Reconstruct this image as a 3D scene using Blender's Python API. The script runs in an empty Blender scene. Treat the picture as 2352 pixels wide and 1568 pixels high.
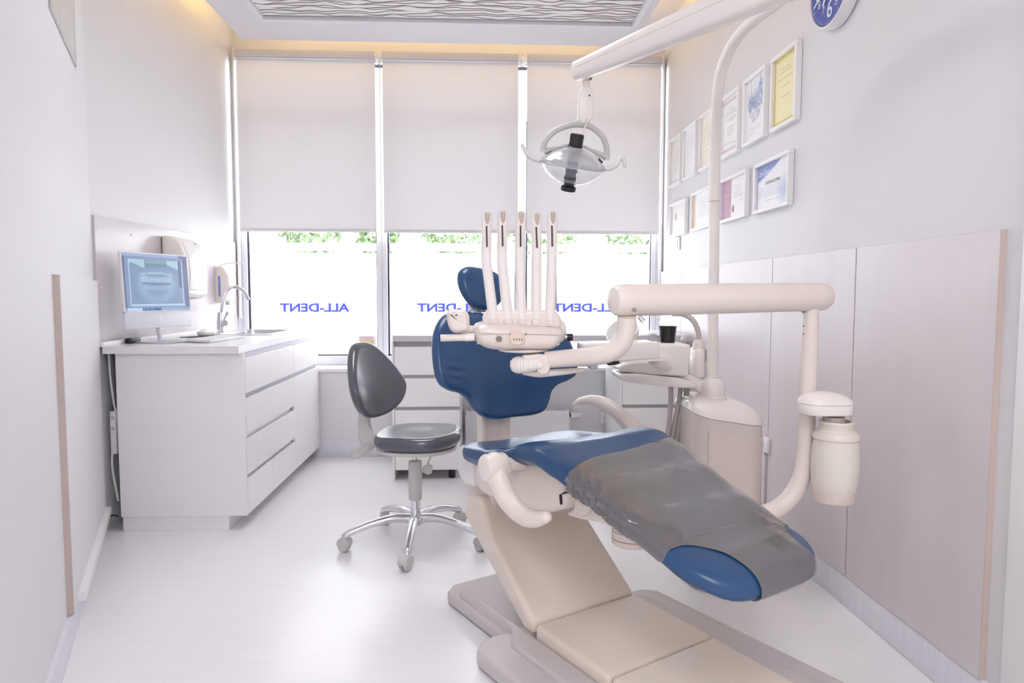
import bpy, bmesh, math, random
from mathutils import Vector, Matrix
R = math.radians
rnd = random.Random(7)
SC = bpy.context.scene
COL = SC.collection

# ------------------------------------------------------------------ camera, world, exposure
CAM_H, FPX = 1.1, 1585.3
YAW, PITCH, ROLL = R(2.643), R(3.905), R(0.098)
FW = Vector((math.sin(YAW)*math.cos(PITCH), math.cos(YAW)*math.cos(PITCH), -math.sin(PITCH)))
_r = Vector((math.cos(YAW), -math.sin(YAW), 0)); _u = _r.cross(FW)
RT = math.cos(ROLL)*_r + math.sin(ROLL)*_u
UP = -math.sin(ROLL)*_r + math.cos(ROLL)*_u
cam = bpy.data.cameras.new('camera'); camo = bpy.data.objects.new('camera', cam); COL.objects.link(camo)
cam.sensor_width = 36; cam.lens = 36*FPX/2352; cam.clip_start = 0.05
camo.matrix_world = Matrix(((RT.x, UP.x, -FW.x, 0), (RT.y, UP.y, -FW.y, 0), (RT.z, UP.z, -FW.z, CAM_H), (0, 0, 0, 1)))
SC.camera = camo
SC.view_settings.view_transform = 'Standard'; SC.view_settings.look = 'None'
SC.view_settings.gamma = 1; SC.view_settings.use_curve_mapping = False
SC.view_settings.exposure = 0.14
W = bpy.data.worlds.new('overcast'); SC.world = W; W.use_nodes = True
W.node_tree.nodes['Background'].inputs[0].default_value = (0.94, 0.965, 1.0, 1)
W.node_tree.nodes['Background'].inputs[1].default_value = 11.5
FILL_STRENGTH = 11.5      # unseen fill panels added behind the camera
LAMP_STRENGTH = 10.5      # ceiling LED panels
COVE_STRENGTH = 23.0       # warm LED tape in the ceiling cove

def P(px, py, X=None, Y=None, Z=None):
    """world point seen at photo pixel (px, py) on the plane X=, Y= or Z="""
    D = FW*FPX + RT*(px-1176) + UP*(784-py)
    k = X/D.x if X is not None else (Y/D.y if Y is not None else (Z-CAM_H)/D.z)
    return Vector((0, 0, CAM_H)) + D*k

# ------------------------------------------------------------------ materials
def s2l(c):
    return tuple(((v/255)/12.92 if v/255 <= .04045 else ((v/255+.055)/1.055)**2.4) for v in c)
MATS = {}
def mat(name, rgb, rough=.5, metal=0., var=0., scale=(8, 8, 8), bump=0., bscale=None, emit=0, coat=0., spec=.5, detail=3, sss=0., trans=0.):
    if name in MATS: return MATS[name]
    m = bpy.data.materials.new(name); m.use_nodes = True; nt = m.node_tree; b = nt.nodes['Principled BSDF']
    c = s2l(rgb); b.inputs['Base Color'].default_value = (*c, 1)
    b.inputs['Roughness'].default_value = rough; b.inputs['Metallic'].default_value = metal
    b.inputs['Coat Weight'].default_value = coat; b.inputs['Coat Roughness'].default_value = .08
    b.inputs['Specular IOR Level'].default_value = spec
    if trans: b.inputs['Transmission Weight'].default_value = trans
    if emit:
        b.inputs['Emission Color'].default_value = (*c, 1); b.inputs['Emission Strength'].default_value = emit
    if var or bump:
        tc = nt.nodes.new('ShaderNodeTexCoord'); mp = nt.nodes.new('ShaderNodeMapping'); mp.inputs['Scale'].default_value = scale
        nz = nt.nodes.new('ShaderNodeTexNoise'); nz.inputs['Scale'].default_value = 1; nz.inputs['Detail'].default_value = detail
        nt.links.new(tc.outputs['Object'], mp.inputs['Vector']); nt.links.new(mp.outputs[0], nz.inputs['Vector'])
        if var:
            rp = nt.nodes.new('ShaderNodeValToRGB')
            rp.color_ramp.elements[0].position = .3; rp.color_ramp.elements[1].position = .7
            rp.color_ramp.elements[0].color = (*[v*(1-var) for v in c], 1)
            rp.color_ramp.elements[1].color = (*[min(1, v*(1+var*.4)) for v in c], 1)
            nt.links.new(nz.outputs['Fac'], rp.inputs[0]); nt.links.new(rp.outputs[0], b.inputs['Base Color'])
        if bump:
            bp = nt.nodes.new('ShaderNodeBump'); bp.inputs['Strength'].default_value = bump; bp.inputs['Distance'].default_value = .01
            src = nz
            if bscale:
                mp2 = nt.nodes.new('ShaderNodeMapping'); mp2.inputs['Scale'].default_value = bscale
                src = nt.nodes.new('ShaderNodeTexNoise'); src.inputs['Scale'].default_value = 1; src.inputs['Detail'].default_value = detail
                nt.links.new(tc.outputs['Object'], mp2.inputs['Vector']); nt.links.new(mp2.outputs[0], src.inputs['Vector'])
            nt.links.new(src.outputs['Fac'], bp.inputs['Height']); nt.links.new(bp.outputs[0], b.inputs['Normal'])
    MATS[name] = m; return m

def sheet_mat(name, diff, trans, mix):
    """fabric or film that light shines through: diffuse + translucent"""
    m = bpy.data.materials.new(name); m.use_nodes = True; nt = m.node_tree; nt.nodes.clear()
    o = nt.nodes.new('ShaderNodeOutputMaterial'); d = nt.nodes.new('ShaderNodeBsdfDiffuse'); t = nt.nodes.new('ShaderNodeBsdfTranslucent'); x = nt.nodes.new('ShaderNodeMixShader')
    d.inputs[0].default_value = (*s2l(diff), 1); t.inputs[0].default_value = (*s2l(trans), 1); x.inputs[0].default_value = mix
    nt.links.new(d.outputs[0], x.inputs[1]); nt.links.new(t.outputs[0], x.inputs[2]); nt.links.new(x.outputs[0], o.inputs[0]); return m
def clear_mat(name, tint, refl=.06, rough=.02, body=None, bodyfac=0.):
    """thin clear sheet: transparent with a fresnel reflection (and optionally a milky body)"""
    m = bpy.data.materials.new(name); m.use_nodes = True; nt = m.node_tree; nt.nodes.clear()
    o = nt.nodes.new('ShaderNodeOutputMaterial'); t = nt.nodes.new('ShaderNodeBsdfTransparent'); t.inputs[0].default_value = (*tint, 1)
    g = nt.nodes.new('ShaderNodeBsdfGlossy'); g.inputs['Roughness'].default_value = rough
    f = nt.nodes.new('ShaderNodeLayerWeight'); f.inputs[0].default_value = .5
    mm = nt.nodes.new('ShaderNodeMath'); mm.operation = 'MULTIPLY_ADD'; mm.inputs[1].default_value = .5; mm.inputs[2].default_value = refl; mm.use_clamp = True
    x = nt.nodes.new('ShaderNodeMixShader'); pw = nt.nodes.new('ShaderNodeMath'); pw.operation = 'POWER'; pw.inputs[1].default_value = 3.; nt.links.new(f.outputs['Facing'], pw.inputs[0]); nt.links.new(pw.outputs[0], mm.inputs[0]); nt.links.new(mm.outputs[0], x.inputs[0])
    last = t
    if body:
        d0 = nt.nodes.new('ShaderNodeBsdfDiffuse'); d0.inputs[0].default_value = (*s2l(body), 1)
        d1 = nt.nodes.new('ShaderNodeBsdfTranslucent'); d1.inputs[0].default_value = (*s2l(body), 1)
        d = nt.nodes.new('ShaderNodeMixShader'); d.inputs[0].default_value = .5
        nt.links.new(d0.outputs[0], d.inputs[1]); nt.links.new(d1.outputs[0], d.inputs[2])
        x2 = nt.nodes.new('ShaderNodeMixShader'); x2.inputs[0].default_value = bodyfac
        nt.links.new(t.outputs[0], x2.inputs[1]); nt.links.new(d.outputs[0], x2.inputs[2]); last = x2
    nt.links.new(last.outputs[0], x.inputs[1]); nt.links.new(g.outputs[0], x.inputs[2]); nt.links.new(x.outputs[0], o.inputs[0]); return m
def print_mat(name, rough=.6, emit=0.):
    m = bpy.data.materials.new(name); m.use_nodes = True; nt = m.node_tree; b = nt.nodes['Principled BSDF']
    a = nt.nodes.new('ShaderNodeAttribute'); a.attribute_name = 'Col'; b.inputs['Roughness'].default_value = rough
    if emit:
        b.inputs['Base Color'].default_value = (.02, .02, .025, 1)
        nt.links.new(a.outputs['Color'], b.inputs['Emission Color']); b.inputs['Emission Strength'].default_value = emit
    else: nt.links.new(a.outputs['Color'], b.inputs['Base Color'])
    return m

WALL = mat('white wall paint', (230, 229, 232), .55, bump=.03, scale=(60, 60, 60))
CEIL = mat('ceiling paint', (230, 228, 233), .6)
FLOOR = mat('pale vinyl floor', (243, 242, 245), .26, var=.025, scale=(5, 60, 5), spec=.4, detail=6)
BASEV = mat('vinyl skirting', (234, 233, 242), .4, var=.05, scale=(60, 60, 4), detail=5)
PANEL = mat('grey washed wall panel', (222, 215, 218), .3, var=.04, scale=(9, 9, 1.6), detail=6, spec=.4)
PANELW = mat('white wall panel', (231, 230, 233), .55)
SPLASH = mat('grey glossy backsplash', (212, 205, 209), .2, spec=.5)
EDGE = mat('beige board edge', (212, 196, 188), .5, var=.08, scale=(30, 30, 2))
WLAM = mat('white laminate', (247, 245, 246), .28)
GREYLAM = mat('pale grey laminate', (206, 204, 210), .35)
GROOVE = mat('grip groove grey', (198, 199, 212), .4)
PVC = mat('white window profile', (234, 233, 240), .3)
GASKET = mat('dark gasket', (70, 70, 84), .5)
CREAM = mat('cream plastic', (240, 229, 220), .27, spec=.5)
CREAM2 = mat('warm white plastic', (246, 240, 235), .25, spec=.5)
GREYP = mat('light grey plastic', (206, 203, 202), .4)
GREYB = mat('grey base cover', (208, 201, 201), .4)
COVERM = mat('cream vinyl leg cover', (236, 223, 210), .5, bump=.05, scale=(300, 300, 300))
BLUE = mat('blue upholstery', (42, 80, 124), .27, spec=.5, bump=.025, scale=(7, 7, 7))
CHAR = mat('charcoal upholstery', (84, 86, 96), .2, spec=.8, bump=.02, scale=(8, 8, 8))
CHROME = mat('chrome', (225, 225, 230), .14, metal=1.)
STEEL = mat('brushed steel', (215, 216, 222), .3, metal=1.)
BLACK = mat('black plastic', (28, 27, 30), .35)
DARK = mat('dark gap', (40, 34, 32), .6)
WHITE = mat('white plastic', (244, 243, 244), .3)
FRAME = mat('white picture frame', (250, 249, 250), .5)
BLIND = sheet_mat('roller blind fabric', (226, 224, 227), (252, 250, 252), .031)
FILM = sheet_mat('frosted window film', (250, 250, 252), (255, 255, 255), .3)
LETTER = sheet_mat('blue window lettering', (140, 148, 225), (135, 142, 210), .8)
GLASS = clear_mat('window glass', (.97, .98, .98), .03)
PLASTIC = clear_mat('clear plastic shield', (.97, .975, .98), .05, body=(250, 251, 253), bodyfac=.10)
PRINT = print_mat('printed paper', .5)
SCREEN = print_mat('lit screen', .25, 1.0)

# ------------------------------------------------------------------ object helpers
def link(name, me, m, parent=None, smooth=True, angle=38):
    o = bpy.data.objects.new(name, me)
    if m: me.materials.append(m)
    COL.objects.link(o)
    if parent is not None:
        o.parent = parent
        off = world_loc(parent)
        for v in me.vertices: v.co -= off
    if smooth:
        for p in me.polygons: p.use_smooth = True
        me.set_sharp_from_angle(angle=R(angle))
    return o
def world_loc(o):
    l = Vector((0, 0, 0))
    while o is not None: l += o.location; o = o.parent
    return l
def bmobj(name, bm, m, parent=None, smooth=True, angle=38):
    bmesh.ops.recalc_face_normals(bm, faces=bm.faces)
    me = bpy.data.meshes.new(name); bm.to_mesh(me); bm.free()
    return link(name, me, m, parent, smooth, angle)
def vf(name, vs, fs, m, parent=None, smooth=True, angle=38, recalc=True):
    me = bpy.data.meshes.new(name); me.from_pydata([tuple(v) for v in vs], [], fs)
    if recalc:
        bm = bmesh.new(); bm.from_mesh(me); bmesh.ops.recalc_face_normals(bm, faces=bm.faces); bm.to_mesh(me); bm.free()
    return link(name, me, m, parent, smooth, angle)
def thing(name, label, cat, loc, group=None):
    o = bpy.data.objects.new(name, None); COL.objects.link(o); o.location = loc; o.empty_display_size = .05
    return tag(o, label, cat, group)
def tag(o, label=None, cat=None, group=None, kind=None):
    if label: o['label'] = label
    if cat: o['category'] = cat
    if group: o['group'] = group
    if kind: o['kind'] = kind
    return o
def add_box(bm, a, b, bev=0., seg=2, mx=None):
    a, b = Vector(a), Vector(b)
    c = (a+b)/2; s = b-a
    r = bmesh.ops.create_cube(bm, size=1, matrix=Matrix.Translation(c) @ Matrix.Diagonal((abs(s.x), abs(s.y), abs(s.z), 1)))
    vs = r['verts']
    if bev:
        es = {e for v in vs for e in v.link_edges}
        g = bmesh.ops.bevel(bm, geom=list(es), offset=min(bev, .49*min(abs(s.x), abs(s.y), abs(s.z))), segments=seg, affect='EDGES', profile=.5)
        vs = list({v for f in g['faces'] for v in f.verts} | {v for v in vs if v.is_valid})
        if mx is not None:
            allv = set(vs)
            stack = list(vs)
            while stack:
                v = stack.pop()
                for e in v.link_edges:
                    w = e.other_vert(v)
                    if w not in allv: allv.add(w); stack.append(w)
            vs = list(allv)
    if mx is not None: bmesh.ops.transform(bm, matrix=mx, verts=vs)
def box(name, a, b, m, parent=None, bev=0., seg=2, mx=None):
    bm = bmesh.new(); add_box(bm, a, b, bev, seg)
    if mx is not None: bmesh.ops.transform(bm, matrix=mx, verts=bm.verts)
    return bmobj(name, bm, m, parent)
def cat_rom(pts, k=6, closed=False):
    pts = [Vector(p) for p in pts]; n = len(pts); out = []
    rng = range(n if closed else n-1)
    for i in rng:
        p1, p2 = pts[i], pts[(i+1) % n]
        p0 = pts[(i-1) % n] if closed or i > 0 else p1*2-p2
        p3 = pts[(i+2) % n] if closed or i+2 < n else p2*2-p1
        for j in range(k):
            t = j/k
            out.append(.5*((2*p1)+(p2-p0)*t+(2*p0-5*p1+4*p2-p3)*t*t+(3*p1-p0-3*p2+p3)*t**3))
    if not closed: out.append(pts[-1].copy())
    return out
def tube_data(path, rad, n=14, cap=True, round_end=False, flat=1.0):
    """sweep a circle along path; rad: number or list"""
    path = [Vector(p) for p in path]; m = len(path)
    rads = [rad]*m if not isinstance(rad, (list, tuple)) else [rad[min(len(rad)-1, int(i*len(rad)/m))] if len(rad) != m else rad[i] for i in range(m)]
    if round_end:
        def ext(p, q, r):
            dd = (p-q).normalized(); return [(p+dd*r*math.sin(a), r*math.cos(a)) for a in (R(30), R(55), R(75), R(87))]
        e0 = ext(path[0], path[1], rads[0])[::-1]; e1 = ext(path[-1], path[-2], rads[-1])
        path = [p for p, _ in e0]+path+[p for p, _ in e1]; rads = [r for _, r in e0]+rads+[r for _, r in e1]; m = len(path)
    vs, fs = [], []
    t0 = (path[1]-path[0]).normalized(); up = Vector((0, 0, 1)) if abs(t0.z) < .9 else Vector((0, 1, 0))
    nrm = (up - t0*up.dot(t0)).normalized()
    for i in range(m):
        t = (path[min(i+1, m-1)]-path[max(i-1, 0)]).normalized()
        nrm = (nrm - t*nrm.dot(t)).normalized(); bn = t.cross(nrm)
        for j in range(n):
            a = 2*math.pi*j/n
            vs.append(path[i]+(nrm*math.cos(a)+bn*math.sin(a)*flat)*rads[i])
        if i:
            for j in range(n):
                fs.append(((i-1)*n+j, (i-1)*n+(j+1) % n, i*n+(j+1) % n, i*n+j))
    if cap:
        fs.append(tuple(range(n))[::-1]); fs.append(tuple((m-1)*n+j for j in range(n)))
    return vs, fs
def lerp_list(vals, m):
    out = []
    for i in range(m):
        x = i/(m-1)*(len(vals)-1); k = min(int(x), len(vals)-2); out.append(vals[k]+(vals[k+1]-vals[k])*(x-k))
    return out
def tube(name, pts, rad, m, parent=None, k=6, n=14, smooth_path=True, round_end=False, flat=1.0):
    path = cat_rom(pts, k) if smooth_path and len(pts) > 2 else [Vector(p) for p in pts]
    if isinstance(rad, (list, tuple)): rad = lerp_list(rad, len(path))
    vs, fs = tube_data(path, rad, n, True, round_end, flat)
    return vf(name, vs, fs, m, parent)
def lathe(name, prof, c, m, parent=None, n=32, mx=None, angle=38):
    """prof: (radius, height) pairs turned about the z axis at c (or transformed by mx)"""
    vs, fs = [], []
    for r, z in prof:
        for j in range(n):
            a = 2*math.pi*j/n; vs.append(Vector((max(r, 1e-5)*math.cos(a), max(r, 1e-5)*math.sin(a), z)))
    for i in range(len(prof)-1):
        for j in range(n): fs.append((i*n+j, i*n+(j+1) % n, (i+1)*n+(j+1) % n, (i+1)*n+j))
    fs.append(tuple(range(n))); fs.append(tuple((len(prof)-1)*n+j for j in range(n)))
    M = Matrix.Translation(Vector(c)) @ (mx if mx is not None else Matrix.Identity(4))
    return vf(name, [M @ v for v in vs], fs, m, parent, angle=angle)
def axis_mx(d, up=(0, 0, 1)):
    """rotation taking +z to direction d"""
    return Vector(d).normalized().to_track_quat('Z', 'Y').to_matrix().to_4x4()
def prism(name, poly, h0, h1, fn, m, parent=None, bev=0., seg=3, angle=38):
    """polygon (u,v) extruded from h0 to h1; fn(u,v,h) -> world"""
    bm = bmesh.new()
    lo = [bm.verts.new((u, v, h0)) for u, v in poly]; hi = [bm.verts.new((u, v, h1)) for u, v in poly]
    n = len(poly); bm.faces.new(lo[::-1]); bm.faces.new(hi)
    for i in range(n): bm.faces.new((lo[i], lo[(i+1) % n], hi[(i+1) % n], hi[i]))
    bmesh.ops.recalc_face_normals(bm, faces=bm.faces)
    if bev:
        es = [e for e in bm.edges if e.calc_face_angle(0) > R(30)]
        bmesh.ops.bevel(bm, geom=es, offset=bev, segments=seg, affect='EDGES', profile=.5)
    for v in bm.verts: v.co = fn(*v.co)
    return bmobj(name, bm, m, parent, angle=angle)
def rrect(w, h, r, k=5, cx=0, cy=0):
    out = []
    for sx, sy, a0 in ((1, -1, -90), (1, 1, 0), (-1, 1, 90), (-1, -1, 180)):
        for i in range(k+1):
            a = R(a0+90*i/k); out.append((cx+sx*(w/2-r)+r*math.cos(a), cy+sy*(h/2-r)+r*math.sin(a)))
    return out
def pad(name, outline, th, fn, m, parent=None, edge=None, bulge=0., k=4, rings=5, bulge_back=0.):
    """upholstered pad from a star-shaped outline (u,v); fn(u,v,h) -> world, h from -th/2 to th/2"""
    ol = [Vector((p[0], p[1], 0)) for p in outline]
    ol = cat_rom(ol, k, True); n = len(ol)
    area = sum(ol[i].x*ol[(i+1) % n].y-ol[(i+1) % n].x*ol[i].y for i in range(n))
    if area < 0: ol = ol[::-1]
    c = sum(ol, Vector())/n
    nr = []
    for i in range(n):
        t = (ol[(i+1) % n]-ol[i-1]).normalized(); nr.append(Vector((-t.y, t.x, 0)))
    e = edge or th*.5
    prof = [(e*(1-math.cos(R(a))), th/2*math.sin(R(a))) for a in (0, 20, 40, 60, 78, 90)]
    levels = [(i, h, 0) for i, h in prof]
    vs, fs = [], []
    def ring(ins, h, s, b):
        base = len(vs)
        for i in range(n):
            p = ol[i]+nr[i]*ins; p = p+(c-p)*s
            vs.append(fn(p.x, p.y, h+b*(1-(1-s)**2) if s else h))
        return base
    seq = []
    for r_ in range(rings, 0, -1):
        seq.append(ring(e, -th/2, r_/(rings+.6), -bulge_back))
    for i, h in prof[::-1]: seq.append(ring(i, -h, 0, 0))
    for i, h in prof[1:]: seq.append(ring(i, h, 0, 0))
    for r_ in range(1, rings+1): seq.append(ring(e, th/2, r_/(rings+.6), bulge))
    for a, b in zip(seq, seq[1:]):
        for j in range(n): fs.append((a+j, a+(j+1) % n, b+(j+1) % n, b+j))
    vs.append(fn(c.x, c.y, -th/2-bulge_back)); vs.append(fn(c.x, c.y, th/2+bulge)); L = len(vs)
    for j in range(n):
        fs.append((seq[0]+(j+1) % n, seq[0]+j, L-2)); fs.append((seq[-1]+j, seq[-1]+(j+1) % n, L-1))
    return vf(name, vs, fs, m, parent, angle=60)
def text(name, s, size, fn, m, parent=None, depth=.0008, bold=0., mirror=False, align='CENTER', sx=1., shear=0.):
    """flat lettering as thin solid mesh; fn(u,v,h) -> world"""
    cu = bpy.data.curves.new(name, 'FONT'); cu.body = s; cu.size = size; cu.align_x = align; cu.align_y = 'CENTER'
    cu.extrude = depth/2; cu.offset = bold; cu.shear = shear; cu.resolution_u = 3
    tmp = bpy.data.objects.new('tmp', cu); COL.objects.link(tmp); bpy.context.view_layer.update()
    me = bpy.data.meshes.new_from_object(tmp.evaluated_get(bpy.context.evaluated_depsgraph_get()))
    bpy.data.objects.remove(tmp); bpy.data.curves.remove(cu); me.name = name; me.materials.clear()
    for v in me.vertices: v.co = fn((-1 if mirror else 1)*sx*v.co.x, v.co.y, v.co.z)
    return link(name, me, m, parent, smooth=False)
def printed(name, w, h, nx, ny, color, fn, m, parent=None):
    """a flat print: grid coloured by color(u,v) with u,v in 0..1"""
    vs, fs, cols = [], [], []
    for j in range(ny+1):
        for i in range(nx+1): vs.append(fn((i/nx-.5)*w, (j/ny-.5)*h, 0))
    for j in range(ny):
        for i in range(nx):
            a = j*(nx+1)+i; fs.append((a, a+1, a+nx+2, a+nx+1)); cols.append(s2l(color((i+.5)/nx, (j+.5)/ny)))
    me = bpy.data.meshes.new(name); me.from_pydata([tuple(v) for v in vs], [], fs)
    at = me.color_attributes.new('Col', 'FLOAT_COLOR', 'CORNER')
    flat = []
    for c in cols: flat += [*c, 1]*4
    at.data.foreach_set('color', flat)
    return link(name, me, m, parent, smooth=False)
def mixc(a, b, t): t = max(0, min(1, t)); return tuple(a[i]+(b[i]-a[i])*t for i in range(3))
def struct(o): o['kind'] = 'structure'; return o

# ------------------------------------------------------------------ the room
XR, YW, YF, ZD, ZU = 1.299, 4.95, 4.68, 2.70, 2.96      # right wall, window plane, wall under the windows, dropped ceiling, upper ceiling
YB = -3.4                                                # wall behind the camera
LC = Vector((-1.735, 3.19, 0)); LF = Vector((-1.69, YW+.1, 0)); LN = Vector((-.92, 1.30, 0))
def lwx(y): return LC.x+(LF.x-LC.x)*(y-LC.y)/(LF.y-LC.y)
struct(box('floor', (-2.1, YB-.1, -.05), (1.5, YW+.15, 0), FLOOR))
def slab(name, a, b, t, z0, z1, m, parent=None):
    """upright slab from a to b, thickness t on the left of the direction a->b"""
    d = (Vector(b)-Vector(a)).normalized(); n = Vector((-d.y, d.x, 0))*t
    ps = [Vector(a), Vector(b), Vector(b)+n, Vector(a)+n]
    vs = [(p.x, p.y, z) for z in (z0, z1) for p in ps]
    fs = [(3, 2, 1, 0), (4, 5, 6, 7)]+[(i, (i+1) % 4, 4+(i+1) % 4, 4+i) for i in range(4)]
    return vf(name, vs, fs, m, parent, smooth=False)
wall_left = struct(slab('wall_left', LC, LF, .12, 0, ZU, WALL))
wall_near = struct(slab('wall_left_near', LN, LC, .12, 0, ZU, WALL))
struct(slab('wall_left_entry', (LN.x, YB, 0), LN, .12, 0, ZU, WALL))
wall_right = struct(box('wall_right', (XR, YB, 0), (XR+.12, YW+.1, ZU), WALL))
struct(box('wall_back', (-2.1, YB-.1, 0), (1.5, YB, ZU), WALL))
wall_far = struct(box('wall_far', (-2.1, YF, 0), (1.5, YW+.12, .575), WALL))
struct(box('wall_far_top', (-2.1, YW-.02, 2.745), (1.5, YW+.12, ZU), WALL))
sill = struct(box('trim_1', (-1.69, YF-.012, .575), (XR, YW, .60), WHITE, bev=.004))
# ceiling: upper slab and the dropped panel that leaves a lit cove round three sides
struct(box('ceiling', (-2.1, YB-.1, ZU), (1.5, YW+.15, ZU+.06), CEIL))
DX0, DX1, DY1 = -1.50, .985, 4.55
drop = struct(box('ceiling_dropped', (DX0, 1.45, ZD), (DX1, DY1, ZD+.10), CEIL, bev=.003))
struct(box('ceiling_near', (-2.1, YB, ZD), (XR, 1.45, ZD+.10), CEIL))
# wavy relief panel set in the dropped ceiling
RX0, RX1, RY0, RY1 = -1.275, .93, 1.9, 4.19
rel = thing('ceiling_relief_panel', 'rippled white relief panel with brown wavy lines framed in the ceiling', 'ceiling panel', ((RX0+RX1)/2, (RY0+RY1)/2, ZD-.03))
REL = mat('white relief', (240, 237, 236), .5); RELB = mat('brown relief backing', (110, 90, 78), .7)
bm = bmesh.new()
for a, b in (((RX0, RY1-.05, ZD-.028), (RX1, RY1, ZD)), ((RX0, RY0, ZD-.028), (RX1, RY0+.05, ZD)), ((RX0, RY0+.05, ZD-.028), (RX0+.035, RY1-.05, ZD)), ((RX1-.035, RY0+.05, ZD-.028), (RX1, RY1-.05, ZD))):
    add_box(bm, a, b, .002, 1)
bmobj('frame', bm, CEIL, rel)
box('backing', (RX0+.03, RY0+.03, ZD-.006), (RX1-.03, RY1-.03, ZD), RELB, rel)
vs, fs = [], []
rows = 74; nx = 110; x0, x1 = RX0+.036, RX1-.036; y1 = RY1-.052; pitch = (RY1-RY0-.104)/rows
bnd = []
rr = random.Random(3)
for k in range(rows+1):
    ph = [rr.uniform(0, 6.28) for _ in range(5)]
    bnd.append([y1-pitch*k+pitch*.42*(math.sin(7*x+ph[0])+.7*math.sin(15*x+ph[1])+.5*math.sin(27*x+ph[2])+.35*math.sin(45*x+ph[3]))*(0 if k in (0, rows) else 1) for x in [x0+(x1-x0)*i/nx for i in range(nx+1)]])
for k in range(rows):
    base = len(vs)
    for i in range(nx+1):
        x = x0+(x1-x0)*i/nx; a, b = bnd[k][i], bnd[k+1][i]
        if a-b < pitch*.25: mid = (a+b)/2; a, b = mid+pitch*.22, mid-pitch*.22
        a -= pitch*.16; b += pitch*.16
        for t, h in ((0, .0066), (.22, .0082), (.5, .0088), (.78, .0082), (1, .0066)): vs.append((x, a+(b-a)*t, ZD-h))
    for i in range(nx):
        for j in range(4): p = base+i*5+j; fs.append((p, p+5, p+6, p+1))
tag(vf('ripple_strips', vs, fs, REL, rel, recalc=False), kind='stuff')

# lower panels on the right wall, each board its own piece
seams = [(1.658, 2.312), (2.318, 2.988), (2.994, 3.672), (3.678, 4.36), (4.366, 4.94)]
for a, b in seams:
    p = box('panel', (1.283, a, .111), (XR, b, 1.262), PANEL, wall_right, bev=.0015, seg=1)
box('panel_edge', (1.2825, 1.6565, .111), (XR, 1.660, 1.2625), EDGE, wall_right)
struct(box('baseboard_right', (1.288, 1.60, 0), (XR+.01, YF, .111), BASEV, bev=.004))
struct(box('trim_2', (1.279, .9, 0), (XR+.01, 1.585, 2.1), FRAME, bev=.004))
# left backsplash above the worktop
bs = slab('panel', (lwx(3.20)+.011, 3.20, 0), (lwx(YW)+.011, YW-.01, 0), .012, .85, 1.452, SPLASH, wall_left)
for px, py in ((228, 525), (234, 659), (299, 539)):
    q = P(px, py, X=-1.72); k = lwx(q.y)+.0115
    lathe('screw_cap', [(.006, 0), (.006, .001), (.003, .003)], (k, q.y, q.z), WHITE, bs, n=10, mx=axis_mx((1, 0, 0)))
# splayed wall panel with its beige end strip, skirting and cable trunking
dn = (LC-LN).normalized(); nn = Vector((dn.y, -dn.x, 0))       # along the wall, into the room
s0 = LN+dn*((P(146, 1060, Y=2.16).x-LN.x)/dn.x)
def near_box(name, a, b, off, t, z0, z1, m, parent=None):
    p = LN+dn*a+nn*off; q = LN+dn*b+nn*off
    return slab(name, (p.x, p.y, 0), (q.x, q.y, 0), -t, z0, z1, m, parent)
L0 = (s0-LN).length; L1 = (LC-LN).length
near_box('panel', L0+.002, L1, 0, .018, .1, 1.157, PANELW, wall_near)
near_box('panel_edge', L0, L0+.002, 0, .0185, .1, 1.1575, EDGE, wall_near)
o = near_box('baseboard_left', 0, L1, 0, .012, 0, .098, BASEV); struct(o)
o = near_box('trim_3', L0+.10, L1-.02, .0182, .022, .101, .128, WHITE); struct(o)
# rippled glass set high in the splayed wall
ra = P(178, 165, X=-1.5)
def on_near(px, py):
    D = FW*FPX+RT*(px-1176)+UP*(784-py); k = (LN-Vector((0, 0, CAM_H))).dot(nn)/D.dot(nn); return Vector((0, 0, CAM_H))+D*k
q0 = on_near(172, 160); L2 = (q0-Vector((LN.x, LN.y, q0.z))).length; zb = on_near(176, 163).z
gp = thing('rippled_wall_panel', 'grey rippled glass panel set high in the splayed left wall', 'wall panel', (LN+dn*(L2-.3)+Vector((0, 0, zb))))
RIP = mat('grey ripple glass', (208, 208, 203), .2, var=.16, scale=(40, 40, 3), bump=.4, detail=4)
near_box('pane', L2-.62, L2-.004, .001, .006, zb, zb+.5, RIP, gp)
near_box('frame', L2-.004, L2+.028, .0, .008, zb-.004, zb+.5, WHITE, gp)

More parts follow.
